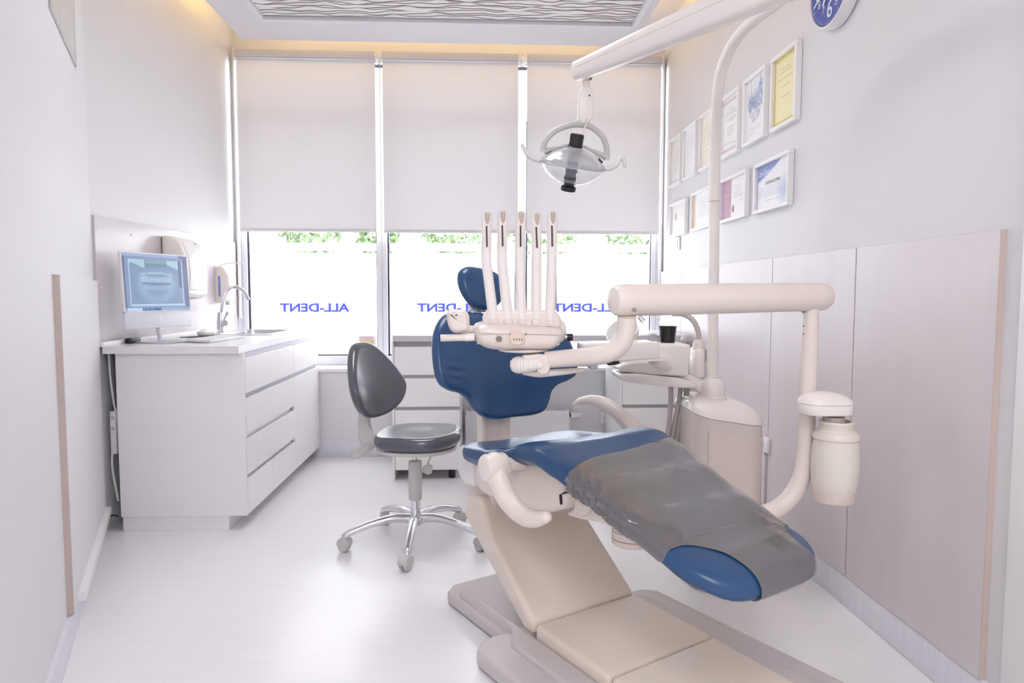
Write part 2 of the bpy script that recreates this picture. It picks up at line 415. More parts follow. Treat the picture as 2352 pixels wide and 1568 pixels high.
# windows: fixed frames, mullions, glass, frosted film
zg0, zg1 = .665, 2.72
xs = [P(562, 700, Y=YW).x, P(880.5, 700, Y=YW).x, P(1195, 700, Y=YW).x, P(1503, 700, Y=YW).x]
wtop, wbot = 2.75, .60
def window(n, x0, x1):
    fw = .062
    bm = bmesh.new()
    for a, b in (((x0, YW-.04, wbot), (x1, YW+.03, zg0)), ((x0, YW-.04, zg1), (x1, YW+.03, wtop)), ((x0, YW-.04, zg0), (x0+.036, YW+.03, zg1)), ((x1-.036, YW-.04, zg0), (x1, YW+.03, zg1)), ((x0+.03, YW-.03, 2.31), (x1-.03, YW+.02, 2.38))):
        add_box(bm, a, b, .005, 2)
    w = struct(bmobj(f'window_{n}', bm, PVC))
    g = .012
    bm = bmesh.new()
    for a, b in (((x0+.036, YW-.022, zg0), (x0+.036+g, YW-.004, 2.31)), ((x1-.036-g*.5, YW-.022, zg0), (x1-.036, YW-.004, 2.31)), ((x0+.036, YW-.022, zg0), (x1-.036, YW-.004, zg0+.009))): add_box(bm, a, b)
    bmobj('gasket', bm, GASKET, w)
    vf('glass', [(x0+.04, YW, zg0), (x1-.04, YW, zg0), (x1-.04, YW, zg1), (x0+.04, YW, zg1)], [(0, 1, 2, 3)], GLASS, w, smooth=False)
    zA, zB, zC = P(1000, 582, Y=YW).z, P(1000, 577, Y=YW).z, P(1000, 559, Y=YW).z
    vf('frosted_film', [(x0+.05, YW-.003, zg0+.01), (x1-.045, YW-.003, zg0+.01), (x1-.045, YW-.003, zA), (x0+.05, YW-.003, zA)], [(0, 1, 2, 3)], FILM, w, smooth=False)
    vf('frosted_film', [(x0+.05, YW-.003, zB), (x1-.045, YW-.003, zB), (x1-.045, YW-.003, zC), (x0+.05, YW-.003, zC)], [(0, 1, 2, 3)], FILM, w, smooth=False)
    return w
wins = [window(i+1, xs[i], xs[i+1]) for i in range(3)]
struct(box('trim_4', (lwx(YW)-.02, YW-.05, wbot), (xs[0], YW+.05, wtop), PVC))
struct(box('trim_5', (xs[3], YW-.05, wbot), (XR, YW+.05, wtop), PVC))
for x in xs[1:3]:      # horizontal joints and dark seals on the two mullions
    w = wins[0] if x == xs[1] else wins[1]
    box('mullion_seal', (x-.042, YW-.045, 2.655), (x+.042, YW-.0405, 2.675), GASKET, w)
    for z in (2.50, 2.40, 2.27): box('mullion_joint', (x-.042, YW-.0425, z), (x+.042, YW-.0405, z+.004), GREYP, w)
# lettering stuck on the glass, read from outside, so mirrored in here
which = ['left window behind the sink', 'middle window behind the blue headrest', 'right window, its last letter behind the white arm']
for i, (a, b) in enumerate(((643, 803), (958, 1118), (1270, 1430))):
    q0, q1 = P(a, 706, Y=YW-.004), P(b, 706, Y=YW-.004)
    o = text('window_lettering', 'ALL-DENT', 1., lambda u, v, h: Vector((u, v, h)), LETTER, None, depth=.0006, bold=.036, mirror=True)
    us = [v.co.x for v in o.data.vertices]; vs_ = [v.co.y for v in o.data.vertices]
    kx = (q1.x-q0.x)/(max(us)-min(us)); kz = (P(700, 696, Y=YW).z-P(700, 716, Y=YW).z)/(max(vs_)-min(vs_))
    cx = (max(us)+min(us))/2; cz = (max(vs_)+min(vs_))/2
    for v in o.data.vertices: v.co = ((v.co.x-cx)*kx, v.co.z, (v.co.y-cz)*kz)
    o.location = ((q0.x+q1.x)/2, YW-.0055, q0.z)
    tag(o, f'mirrored blue ALL-DENT lettering on the frosted {which[i]}', 'lettering', 'shop lettering on the windows')
# paper notice on the left window
n0, n1 = P(822, 770, Y=YW-.006), P(864, 815, Y=YW-.006)
def notice(u, v):
    c = (250, 249, 248)
    if .9 < v < .94 and .05 < u < .9 and int(u*40) % 3: c = (214, 200, 196)
    d = max(abs(u-.48)*1.9, abs(v-.42)*1.35) + (.25*max(0, .42-v)*abs(u-.48)*4)
    if d < .68: c = (222, 190, 200)
    if d < .62: c = (214, 200, 226)
    if d < .62 and v > .66: c = (232, 204, 208)
    return c
nt_ = printed('window_notice', n1.x-n0.x, n0.z-n1.z, 40, 44, notice, lambda u, v, h: Vector((u, -h, v)), PRINT)
nt_.location = ((n0.x+n1.x)/2, YW-.0065, (n0.z+n1.z)/2)
tag(nt_, 'paper notice with a shield badge stuck low on the left window', 'notice')
text('badge_word', 'SOLID', .038, lambda u, v, h: Vector((u, -h-.0006, v+.022))+nt_.location, mat('yellow print', (236, 214, 120), .6), nt_, mirror=True, bold=.001)

# outside: pale ground and shrubs
GRND = mat('pale outdoor paving', (205, 205, 205), .8, var=.1, scale=(2, 2, 2))
struct(box('ground', (-30, YW+.3, -.3), (30, 60, -.2), GRND))
LEAF = mat('green leaves', (96, 116, 80), .7, var=.5, scale=(14, 14, 14)); TWIG = mat('bark', (120, 100, 84), .8)  # plain leaf green, mottled at random
for i, (x, w_, hh) in enumerate(((-2.3, 1.1, 3.4), (-1.35, .8, 3.1), (-.35, 1.2, 3.5), (.9, 1.3, 3.4), (2.2, 1.3, 3.6), (3.4, 1.1, 3.3))):
    x = x*1.35; yy = 13.+rnd.uniform(-.4, .4)
    t = thing('garden_shrub', ['leafy green shrub outside at the far left of the left window', 'small leafy shrub outside the left window beside the mullion', 'broad leafy shrub outside the middle window, left side', 'leafy shrub outside behind the handpiece tubes', 'tall leafy shrub outside the right window beside the mullion', 'leafy shrub outside at the far right of the right window'][i], 'shrub', (x, yy, -.2), 'shrubs outside the windows')
    tube('trunk', [(x, yy, -.2), (x+.03, yy, .8), (x, yy, 1.7)], [.06, .05, .03], TWIG, t, n=8)
    vs, fs = [], []
    for k in range(700):
        a, b = rnd.uniform(0, 6.28), math.acos(rnd.uniform(-1, 1)); r_ = rnd.uniform(.55, 1)**.5
        c = Vector((x+w_*.62*r_*math.sin(b)*math.cos(a), yy+w_*.5*r_*math.sin(b)*math.sin(a), 1.95+(hh-1.7)*.5+(hh-1.2)*.5*r_*math.cos(b)))
        d = Vector((rnd.uniform(-1, 1), rnd.uniform(-1, 1), rnd.uniform(-1, 1))).normalized(); e = d.orthogonal().normalized(); s = rnd.uniform(.05, .09)
        f = len(vs); vs += [c-d*s*1.5, c+e*s*.6, c+d*s*1.5, c-e*s*.6]; fs.append((f, f+1, f+2, f+3))
    tag(vf('foliage', vs, fs, LEAF, t, smooth=False, recalc=False), kind='stuff')

# roller blinds
YBL = 4.85
spec = [((547, 863), 531.5, 'left roller blind over the sink window, its side by the wall'), ((880, 1190), 534.5, 'middle roller blind between the two bare mullions'), ((1210, 1516), 537, 'right roller blind behind the lamp head')]
for (a, b), yb, lab in spec:
    xa, xb = P(a, 330, Y=YBL).x, P(b, 330, Y=YBL).x; zb = P((a+b)/2, yb, Y=YBL).z; zt = 2.685
    t = thing('roller_blind', 'pulled-down grey-white '+lab, 'roller blind', ((xa+xb)/2, YBL, zb), 'roller blinds on the three windows')
    lathe('roller_tube', [(.02, -(xb-xa)/2), (.023, -(xb-xa)/2+.002), (.023, (xb-xa)/2-.002), (.02, (xb-xa)/2)], ((xa+xb)/2, YBL+.023, zt+.012), BLIND, t, n=20, mx=axis_mx((1, 0, 0)))
    vf('fabric', [(xa, YBL, zb), (xb, YBL, zb), (xb, YBL, zt), (xa, YBL, zt)], [(0, 1, 2, 3)], BLIND, t, smooth=False)
    box('bottom_bar', (xa, YBL-.006, zb-.002), (xb, YBL+.006, zb+.020), mat('blind bar', (226, 224, 226), .5), t, bev=.004)
    box('valance', (xa-.002, YBL-.03, zt+.004), (xb+.002, YBL-.022, zt+.05), mat('blind valance', (206, 208, 222), .5), t, bev=.002)
    for x in (xa-.012, xb+.006):
        bm = bmesh.new(); add_box(bm, (x, YBL-.03, zt-.012), (x+.006, YBL+.05, zt+.06), .002); add_box(bm, (x-.004, YBL-.012, zt-.02), (x+.010, YBL+.03, zt-.008), .002)
        bmobj('bracket', bm, WHITE, t)
    xc = xa-.017 if a < 1200 else xb+.012
    tube('pull_cord', [(xc, YBL-.012, zt), (xc, YBL-.012, .86 if a == 547 else 1.25)], .0022, mat('cord', (226, 220, 208), .6), t, n=6, smooth_path=False)
for x, lab in ((P(541, 300, Y=4.88).x, 'white side rail of the left blind beside the left wall'), (P(1521, 300, Y=4.88).x, 'white side rail of the right blind beside the right wall')):
    o = box('blind_side_rail', (-.008, -.012, 0), (.008, .012, 1.78), WHITE, bev=.003); o.location = (x, 4.885, .93); tag(o, lab, 'rail', 'side rails of the blinds')

# warm LED tape lying on the dropped ceiling
LED = mat('warm LED', (255, 212, 120), .5, emit=COVE_STRENGTH)
for nm, a, b, lab in (('x', (DX0+.04, DY1-.045, ZD+.1), (DX1-.04, DY1-.03, ZD+.108), 'warm LED tape in the ceiling cove above the blinds'), ('l', (DX0+.03, 2.2, ZD+.1), (DX0+.045, DY1-.06, ZD+.108), 'warm LED tape in the ceiling cove along the left wall'), ('r', (DX1-.045, 1.5, ZD+.1), (DX1-.03, DY1-.06, ZD+.108), 'warm LED tape in the ceiling cove along the right wall')):
    a, b = Vector(a), Vector(b); c = (a+b)/2; c.z = a.z
    o = box('led_strip', a-c, b-c, LED); o.location = c; tag(o, lab, 'light strip')
# ceiling lamp over the chair; the rest are fill panels added behind the camera
DIFF = mat('LED panel diffuser', (252, 251, 253), .5, emit=LAMP_STRENGTH)
DIFF_FILL = mat('added fill diffuser', (255, 252, 252), .5, emit=FILL_STRENGTH)
for x, y, lab in ((-.2, 2.75, 'square white LED ceiling lamp over the dental chair'), (.15, -.1, 'added fill light panel behind the camera, nearest the chair'), (.15, -.9, 'second added fill light panel behind the camera'), (.15, -1.9, 'third added fill light panel behind the camera'), (.15, -2.9, 'last added fill light panel behind the camera by the back wall')):
    t = thing('ceiling_lamp_or_fill', lab, 'lamp', (x, y, 2.655))
    bm = bmesh.new()
    for a, b in (((-.32, -.32), (.32, -.30)), ((-.32, .30), (.32, .32)), ((-.32, -.30), (-.30, .30)), ((.30, -.30), (.32, .30))): add_box(bm, (x+a[0], y+a[1], 2.62), (x+b[0], y+b[1], 2.67), .002)
    bmobj('frame', bm, WHITE, t); box('diffuser', (x-.30, y-.30, 2.63), (x+.30, y+.30, 2.65), DIFF if y > 0 else DIFF_FILL, t)

# ------------------------------------------------------------------ left run of cabinets
CF = -1.083                                # front plane of the drawer fronts
def front(name, y0, y1, z0, z1, parent):
    return box(name, (CF-.018, y0, z0), (CF, y1, z1), WLAM, parent, bev=.0015, seg=1)
dc = thing('drawer_cabinet', 'white handleless drawer cabinet under the worktop, nearer the camera', 'cabinet', (-1.38, 3.63, 0))
YA, YM, YE = 3.21, 4.052, 4.66
def carcass(y0, y1, grooves, parent, ztop=.829):
    box('body', (-1.66, y0, .068), (CF-.022, y1, ztop), WLAM, parent, bev=.001, seg=1)
    for z0, z1, a, b in grooves: box('grip_groove', (CF-.0225, a, z0), (CF-.019, b, z1), GROOVE, parent)
    box('plinth', (-1.655, y0+.004, 0), (-1.172, y1, .068), WLAM, parent, bev=.001, seg=1)
carcass(YA, YM-.001, [(.803, .829, YA+.016, YM), (.615, .64, YA+.016, YM), (.448, .473, YA+.016, YM), (.259, .284, YA+.016, YM)], dc)
box('end_panel', (-1.66, YA-.002, .069), (CF-.003, YA+.016, .829), WLAM, dc, bev=.001, seg=1)
for z0, z1 in ((.640, .803), (.450, .615), (.261, .423)): front('drawer', YA+.0175, YM-.002, z0, z1, dc)
front('drawer', YA+.0175, 3.61, .072, .236, dc); front('drawer', 3.614, YM-.002, .072, .236, dc)
sc = thing('sink_cabinet', 'white sink cabinet with a door, between the drawers and the window wall', 'cabinet', (-1.38, 4.36, 0))
carcass(YM+.001, YE, [(.803, .829, YM, YE), (.615, .64, YM, YE)], sc, .70)
bm = bmesh.new(); add_box(bm, (CF-.05, YM+.001, .70), (CF-.022, YE, .829)); add_box(bm, (-1.66, YE-.018, .70), (CF-.05, YE, .829)); add_box(bm, (-1.66, YM+.001, .70), (-1.642, YE-.018, .829)); bmobj('top_rails', bm, WLAM, sc)
front('drawer_front', YM+.002, YE-.002, .640, .803, sc); front('door', YM+.002, YE-.002, .072, .615, sc)
# worktop with a cut-out for the sink
SX0, SX1, SY0, SY1 = -1.545, -1.22, 4.05, 4.60
wt = thing('worktop', 'white laminate worktop running along the left wall over the cabinets', 'worktop', (-1.4, 3.9, .829))
bm = bmesh.new()
for a, b in (((-1.70, 3.18, .829), (-1.098, SY0, .863)), ((-1.70, SY1, .829), (-1.098, YF-.004, .863)), ((-1.70, SY0, .829), (SX0, SY1, .863)), ((SX1, SY0, .829), (-1.098, SY1, .863))): add_box(bm, a, b)
bmesh.ops.remove_doubles(bm, verts=bm.verts, dist=1e-5)
bmobj('top', bm, mat('white worktop', (238, 237, 240), .22), wt, smooth=False)
box('upstand', (-1.718, 3.18, .858), (-1.690, YF-.004, .882), WLAM, wt, bev=.004)
sk = thing('sink', 'inset stainless steel sink in the white worktop by the window', 'sink', ((SX0+SX1)/2, (SY0+SY1)/2, .74))
bm = bmesh.new()
o_ = rrect(SX1-SX0+.05, SY1-SY0+.05, .05); i_ = rrect(SX1-SX0-.03, SY1-SY0-.03, .06); b_ = rrect(SX1-SX0-.08, SY1-SY0-.08, .06)
cx, cy = (SX0+SX1)/2, (SY0+SY1)/2
lp = [[bm.verts.new((cx+u, cy+v, z)) for u, v in r_] for r_, z in ((o_, .8635), (o_, .868), (i_, .868), (i_, .862), (b_, .735))]
for a, b in zip(lp, lp[1:]):
    for j in range(len(a)): bm.faces.new((a[j], a[(j+1) % len(a)], b[(j+1) % len(a)], b[j]))
bm.faces.new(lp[-1])
bmobj('basin', bm, STEEL, sk)
lathe('drain', [(.03, 0), (.032, .002), (.02, .004), (.002, .003)], (cx, cy, .736), CHROME, sk, n=20)
# faucet
fb = P(507, 764, Z=.864); fx, fy = fb.x, fb.y
ft = thing('faucet', 'chrome swan-neck faucet with a side lever on the worktop', 'faucet', (fx, fy, .863))
lathe('body', [(.026, 0), (.026, .004), (.022, .006), (.022, .075), (.019, .085), (.016, .12), (.016, .125)], (fx, fy, .863), CHROME, ft, n=24)
def fp(px, py): q = P(px, py, Y=fy+(px-507)/63*.10); return q
tube('spout', [fp(508, 735), fp(511, 700), fp(518, 675), fp(532, 660), fp(548, 661), fp(562, 671), fp(571, 688)], .0105, CHROME, ft, k=6, n=14)
lathe('lever_hub', [(.018, 0), (.022, .004), (.022, .024), (.018, .028)], (fx+.018, fy-.012, .863+.062), CHROME, ft, n=20, mx=axis_mx((.75, -.66, 0)))
tube('lever', [(fx+.028, fy-.03, .863+.075), (fx+.055, fy-.03, .863+.125)], [.005, .008], CHROME, ft, n=10, smooth_path=False, round_end=True)

# all-in-one computer
cl, cr = P(279, 571, Y=3.27), P(433, 591, Y=3.66); bl, br = P(287, 758, Y=3.25), P(440, 747, Y=3.64)
cx0 = Vector((0, 0, 0))
hv = Vector((cr.x-cl.x, cr.y-cl.y, 0)); wv = hv.length; hd = hv.normalized()
cz0, cz1 = (bl.z+br.z)/2, (cl.z+cr.z)/2
nrm = Vector((hd.y, -hd.x, 0)); tilt = .055
def scr(u, v, h): return Vector((cl.x, cl.y, 0))+hd*u+nrm*(h-tilt*(v-(cz1-cz0)/2))+Vector((0, 0, cz0+v))
HH = cz1-cz0; chin = HH*.215
pc = thing('desktop_computer', 'white and silver all-in-one computer showing a dental X-ray on the worktop', 'computer', (-1.6, 3.62, .863))
prism('housing', rrect(wv, HH-chin, .008, 3, wv/2, chin+(HH-chin)/2), -.016, 0, scr, WHITE, pc, bev=.002, seg=2)
prism('chin', rrect(wv, chin, .008, 3, wv/2, chin/2), -.016, .0005, scr, mat('silver chin', (226, 226, 234), .25), pc, bev=.002, seg=2)
prism('rear_bulge', rrect(wv*.7, HH*.7, .05, 4, wv/2, HH*.5), -.04, -.015, scr, WHITE, pc, bev=.01)
def xray(u, v):
    c = (122, 145, 178)
    if v > .955: return (150, 168, 200) if u < .85 else (105, 112, 145)
    if v < .045:
        if .02 < u < .24: return (178, 202, 222)
        if .24 < u < .52: return (62, 92, 150) if (int(u*90) % 3 or u > .43) else (110, 150, 190)
        return (132, 156, 186)
    if u > .925 or u < .03: return (96, 104, 136)
    inx = .09 < u < .90 and .10 < v < .90
    if .075 < u < .915 and .085 < v < .115 or (.075 < u < .09 or .89 < u < .905) and .085 < v < .90: return (172, 196, 218)
    if not inx: return (126, 144, 178)
    x = (u-.49)/.41; y = (v-.5)/.4
    c = (118, 142, 172)
    # jaw arch, teeth and soft tissue
    rr_ = math.hypot(x*1.25, (y+.05)*1.0)
    c = mixc(c, (156, 182, 206), .45*math.exp(-((rr_-.72)/.2)**2)*(max(0, min(1, (.6-y)*3)))*(.6+.4*min(1, abs(x)*1.6)))
    tooth = math.exp(-((y-.10-.12*x*x)/.13)**4)*(1 if abs(x) < .58 else 0)*(.55+.45*abs(math.sin(x*22)))
    tooth2 = math.exp(-((y+.24-.16*x*x)/.11)**4)*(1 if abs(x) < .5 else 0)*(.35+.4*abs(math.sin(x*24)))
    c = mixc(c, (180, 204, 222), .6*max(tooth, tooth2*.7))
    if abs(y+.06-.10*x*x) < .05 and abs(x) < .55: c = mixc(c, (98, 122, 156), .8)
    if abs(y-.42+.18*x*x) < .035 and abs(x) < .62: c = mixc(c, (172, 196, 216), .6)
    if y > .72+.12*math.sin(x*5) and abs(x) > .42: c = (160, 190, 208)
    if y > .68 and abs(x) < .4: c = (104, 134, 150) if y < .82 else (124, 152, 168)
    if x > .86 and y > -.2: c = (84, 100, 130)
    return c
printed('screen', wv-.012, HH-chin-.012, 76, 60, xray, lambda u, v, h: scr(wv/2+u, chin+(HH-chin)/2+v, .0012), SCREEN, pc)
lathe('chin_mark', [(.008, 0), (.008, .0008)], scr(wv/2, chin*.62, .001), STEEL, pc, n=16, mx=axis_mx(nrm))
ctr = scr(wv/2, 0, -.006)
tube('neck', [scr(wv/2, .10, -.035), Vector((ctr.x, ctr.y, .94))-nrm*.012, Vector((ctr.x, ctr.y, .868))+nrm*.0], .02, mat('neck grey', (172, 172, 180), .4), pc, n=12, flat=.25, smooth_path=False)
f0 = Vector((ctr.x, ctr.y, 0))
prism('foot', rrect(.22, .20, .012, 3), .8635, .870, lambda u, v, h: f0+hd*u+nrm*(v+.035)+Vector((0, 0, h)), STEEL, pc, bev=.002)
kd = (P(545, 768, Z=.866)-P(416, 786, Z=.866)); kd.z = 0; kd.normalize(); kn = Vector((kd.y, -kd.x, 0))
k0 = P(497, 779, Z=.868); k0.z = 0
kb = thing('keyboard', 'slim white keyboard lying in front of the computer', 'keyboard', (k0.x, k0.y, .863))
prism('base', rrect(.40, .125, .012, 3), .8635, .872, lambda u, v, h: k0+kd*u+kn*v+Vector((0, 0, h+(-v+.06)*.06)), mat('aluminium tray', (214, 214, 218), .35), kb, bev=.002)
bm = bmesh.new(); KM = Matrix(((kd.x, kn.x, 0, k0.x), (kd.y, kn.y, 0, k0.y), (0, 0, 1, 0), (0, 0, 0, 1)))
for r_ in range(5):
    for c in range(14):
        u = -.19+c*.0275; v = -.05+r_*.022; z = .8725+(-v+.06)*.06
        add_box(bm, (u, v, z-.002), (u+.0235, v+.0185, z+.0035))
bmesh.ops.transform(bm, matrix=KM, verts=bm.verts)
tag(bmobj('keys', bm, WHITE, kb), kind='stuff')
m0 = P(474, 772, Z=.866)
ms = thing('mouse', 'white computer mouse on a dark pad behind the keyboard', 'mouse', (m0.x, m0.y, .863))
pad('shell', rrect(.06, .11, .028, 4), .02, lambda u, v, h: Vector((m0.x, m0.y, .886+h))+hd*(v)+nrm*u, WHITE, ms, bulge=.012)
pad('base', rrect(.056, .105, .026, 4), .012, lambda u, v, h: Vector((m0.x, m0.y, .8765+h))+hd*(v)+nrm*u, GREYP, ms)
md = P(456, 770, Z=.866)
o = prism('mouse_pad', rrect(.20, .17, .02, 3), .8635, .8665, lambda u, v, h: hd*u+nrm*v+Vector((0, 0, h-.8635)), mat('dark grey pad', (112, 110, 122), .6), None, bev=.001); o.location = (m0.x-.01, m0.y-.01, .8635); tag(o, 'dark grey mouse pad under the white mouse on the worktop', 'mouse pad')
ad = P(272, 768, Z=.885)
o = box('power_adapter', (-.015, -.05, 0), (.015, .05, .026), BLACK, bev=.006); o.location = (-1.672, 3.40, .8635); tag(o, 'black power adapter behind the computer in the wall corner', 'adapter')
# dispensers
def dispenser(name, lab, cat, y0, y1, z0, z1, depth, prof):
    yc = (y0+y1)/2; xw = lwx(yc)+.012
    t = thing(name, lab, cat, (xw, yc, z0)); return t, xw
y0 = 3.80; xw = lwx(4.0)+.012
tw = thing('paper_towel_dispenser', 'large white paper towel dispenser on the backsplash behind the computer', 'dispenser', (xw, 4.02, .98))
ta, tb = P(369, 540, X=xw+.002), P(447, 684, X=xw+.10)
zt, zb_ = P(372, 541, Y=ta.y).z, P(470, 686, Y=4.2).z
pr = [(0, zb_), (.09, zb_), (.125, zb_+.03), (.13, zb_+.13), (.125, zt-.12), (.095, zt-.035), (.055, zt), (0, zt+.002)]
Y0, Y1 = ta.y+.01, ta.y+.30
prism('body', pr, Y0, Y1, lambda u, v, h: Vector((xw+u, h, v)), CREAM2, tw, bev=.012)
prism('front_cover', [(.095, zt-.03), (.128, zt-.12), (.134, zb_+.13), (.128, zb_+.05), (.10, zb_+.05), (.06, zt-.05)], Y0+.03, Y1-.03, lambda u, v, h: Vector((xw+u+.004, h, v)), WHITE, tw, bev=.006)
box('paper_slot', (xw+.03, Y0+.06, zb_-.004), (xw+.10, Y1-.06, zb_+.001), GREYP, tw)
lathe('lock', [(.007, 0), (.007, .004)], (xw+.09, Y1-.07, zt-.028), GREYP, tw, n=12, mx=axis_mx((.5, 0, .85)))
sa = P(489, 614, X=xw+.0); ys = sa.y
so = thing('soap_dispenser', 'small white soap dispenser with a blue level strip near the window', 'dispenser', (xw, ys+.06, 1.0))
z1_, z0_ = P(489, 612, Y=ys).z, P(489, 695, Y=ys).z
prism('body', [(0, z0_), (.05, z0_), (.085, z0_+.03), (.10, z0_+.10), (.095, z1_-.05), (.06, z1_), (0, z1_+.004)], ys, ys+.13, lambda u, v, h: Vector((xw+u, h, v)), CREAM2, so, bev=.010)
box('level_strip', (xw+.03, ys-.0015, z0_+.04), (xw+.045, ys+.001, z1_-.06), mat('blue level window', (150, 160, 220), .3), so)
box('nozzle', (xw+.055, ys+.04, z0_-.014), (xw+.085, ys+.09, z0_+.004), GREYP, so, bev=.004)
tube('elbow_lever', [(xw+.02, ys+.03, z1_), (xw+.06, ys+.06, z1_+.02), (xw+.12, ys+.09, z1_+.028), (xw+.17, ys+.10, z1_+.024)], .004, WHITE, so, n=8)
# cables between cabinet and wall
for i, (pts, m_, lab, rad) in enumerate((
    ([(250, 812), (254, 870), (262, 925), (268, 960), (260, 1020), (258, 1070), (268, 1130), (272, 1150)], WHITE, 'white cable hanging between the drawer cabinet and the left wall', .005),
    ([(256, 812), (261, 880), (265, 930), (267, 990)], mat('grey cable', (120, 116, 116), .5), 'dark cable hanging in the gap beside the drawer cabinet', .004),
    ([(272, 1186), (262, 1183), (250, 1185), (246, 1189)], BLACK, 'short black cable from the trunking to the drawer cabinet', .004))):
    pp = [P(x, y, Y=3.235 if i < 2 else 3.15) for x, y in pts]
    o = tube('cable', [q-pp[0] for q in pp], rad, m_, None, n=8); o.location = pp[0]; tag(o, lab, 'cable')
q = P(267, 975, Y=3.24)
sb = thing('wall_socket_strip', 'white socket strip on the wall behind the cabinet gap', 'socket', (-1.70, 3.27, .42))
box('body', (-1.705, 3.225, .36), (-1.676, 3.28, .56), WHITE, sb, bev=.006)
for z in (.48, .53): lathe('socket', [(.008, 0), (.009, .001), (.006, .0015)], (-1.69, 3.2248, z), GREYP, sb, n=14, mx=axis_mx((0, -1, 0)))

# ------------------------------------------------------------------ right wall: certificates, clock, switch, socket
def cert_yellow(u, v):
    e = min(u, 1-u, (v)*1.25, (1-v)*1.25)
    wv_ = .015*math.sin(v*60)+.015*math.sin(u*50)
    if e < .07+wv_: return (232, 216, 140) if (int(u*60)+int(v*70)) % 3 else (214, 196, 110)
    c = (250, 241, 196)
    return lines(c, u, v, (190, 178, 138), ((.80, .3, .7), (.76, .25, .75), (.67, .2, .8), (.55, .3, .7), (.50, .35, .65), (.40, .3, .7), (.36, .35, .6)))
def lines(c, u, v, ink, rows, seed=0):
    for vv, a, b in rows:
        if abs(v-vv) < .007 and a < u < b and (int(u*97+vv*331+seed)*7919) % 5 > 1: return mixc(c, ink, .75)
    return c
def cert_heart(u, v):
    c = (247, 247, 250); x = (u-.5)/.42; y = (v-.58)/.32
    wid = 1-abs(y*.9)**2 if y < 0 else 1
    hsh = abs(x) < (.95*math.sqrt(max(0, 1+y)) if y < 0 else .95-.1*y)
    top = .35+.5*abs(math.sin(x*9))*abs(math.cos(x*23+1))+(.55 if abs(x+.55) < .06 or abs(x+.05) < .05 else 0)+.5*(x > .3)
    if hsh and -1 < y < top:
        n = random.Random(int(u*30)*977+int(v*24)).uniform(-1, 1)*.6+random.Random(int(u*14)*131+int(v*11)*17+5).uniform(-1, 1)*.4
        c = mixc((226, 231, 242), (128, 146, 188), .5+.5*n) if y > -.25 or n > .1 else (236, 238, 245)
        if y < -.3: c = mixc(c, (247, 247, 250), .35)
    return lines(c, u, v, (200, 204, 216), ((.20, .2, .8), (.16, .3, .75), (.10, .15, .5)))
def cert_pink(u, v):
    if v > .955 or v < .045: return (247, 247, 249)
    if v > .91 or v < .09: return (228, 200, 206)
    return lines((246, 247, 248), u, v, (150, 158, 166), ((.80, .35, .65), (.74, .2, .8), (.70, .15, .85), (.62, .2, .8), (.58, .3, .7), (.50, .2, .8), (.46, .25, .75), (.40, .3, .7), (.34, .3, .7), (.2, .15, .5), (.17, .5, .9)))
def cert_cream(u, v): return lines((249, 244, 230), u, v, (206, 194, 168), [(.86, .25, .75)]+[(.78-.06*k, .15, .85) for k in range(10)])
def cert_plain(u, v): return lines((246, 247, 250), u, v, (198, 202, 212), [(.88, .2, .8)]+[(.80-.055*k, .12, .88) for k in range(11)])
def cert_grey(u, v):
    e = min(u, 1-u, v, 1-v)
    if .05 < e < .075: return (226, 220, 216)
    return lines((246, 245, 244), u, v, (196, 186, 184), [(.84, .3, .7)]+[(.76-.07*k, .2, .8) for k in range(8)])
def cert_small(u, v):
    e = min(u, 1-u, v, 1-v)
    if abs(e-.07) < .012: return (206, 204, 206)
    if (u-.3)**2/.010+(v-.6)**2/.020 < 1: return (214, 192, 178)
    return lines((244, 243, 242), u, v, (206, 198, 196), [(.75, .45, .85), (.62, .5, .85), (.5, .45, .9), (.36, .3, .8), (.28, .3, .7)])
def cert_orange(u, v):
    if u < .12+.02*math.sin(v*7): return (250, 222, 196)
    if u < .15+.02*math.sin(v*7): return (242, 236, 236)
    return lines((248, 248, 250), u, v, (186, 196, 206), [(.84, .4, .8)]+[(.74-.055*k, .3, .9) for k in range(9)])
def cert_plum(u, v):
    if u < .40:
        return (204, 170, 190) if abs(v-.62) > .008 else (226, 204, 216)
    if (u-.47)**2/.006+(v-.25)**2/.03 < 1: return (246, 244, 247) if (u-.48)**2/.002+(v-.22)**2/.01 > 1 else (176, 130, 160)
    return lines((249, 248, 250), u, v, (206, 196, 206), [(.90, .75, .95), (.80, .45, .75), (.74, .45, .85), (.68, .45, .8), (.62, .45, .8), (.40, .6, .95)])
def cert_blue(u, v):
    cur = .62+.30*u+.25*u*u
    if v > cur+.02 and v > .62: return (150, 160, 214)
    if v > cur-.012 and v > .58: return (226, 230, 246)
    if u < .025: return (150, 158, 206)
    w_ = max(0, 1-math.hypot((u-.9)*1.3, v-.28)/.42)
    return lines(mixc((248, 248, 252), (186, 202, 228), w_), u, v, (170, 178, 204), [(.47-.05*k, .06, .80) for k in range(5)]+[(.14, .1, .4), (.17, .3, .7)])
def onwall(y, z, off): return lambda u, v, h: Vector((XR-off-h, y-u, z+v))    # u runs towards the camera (to the right in view)
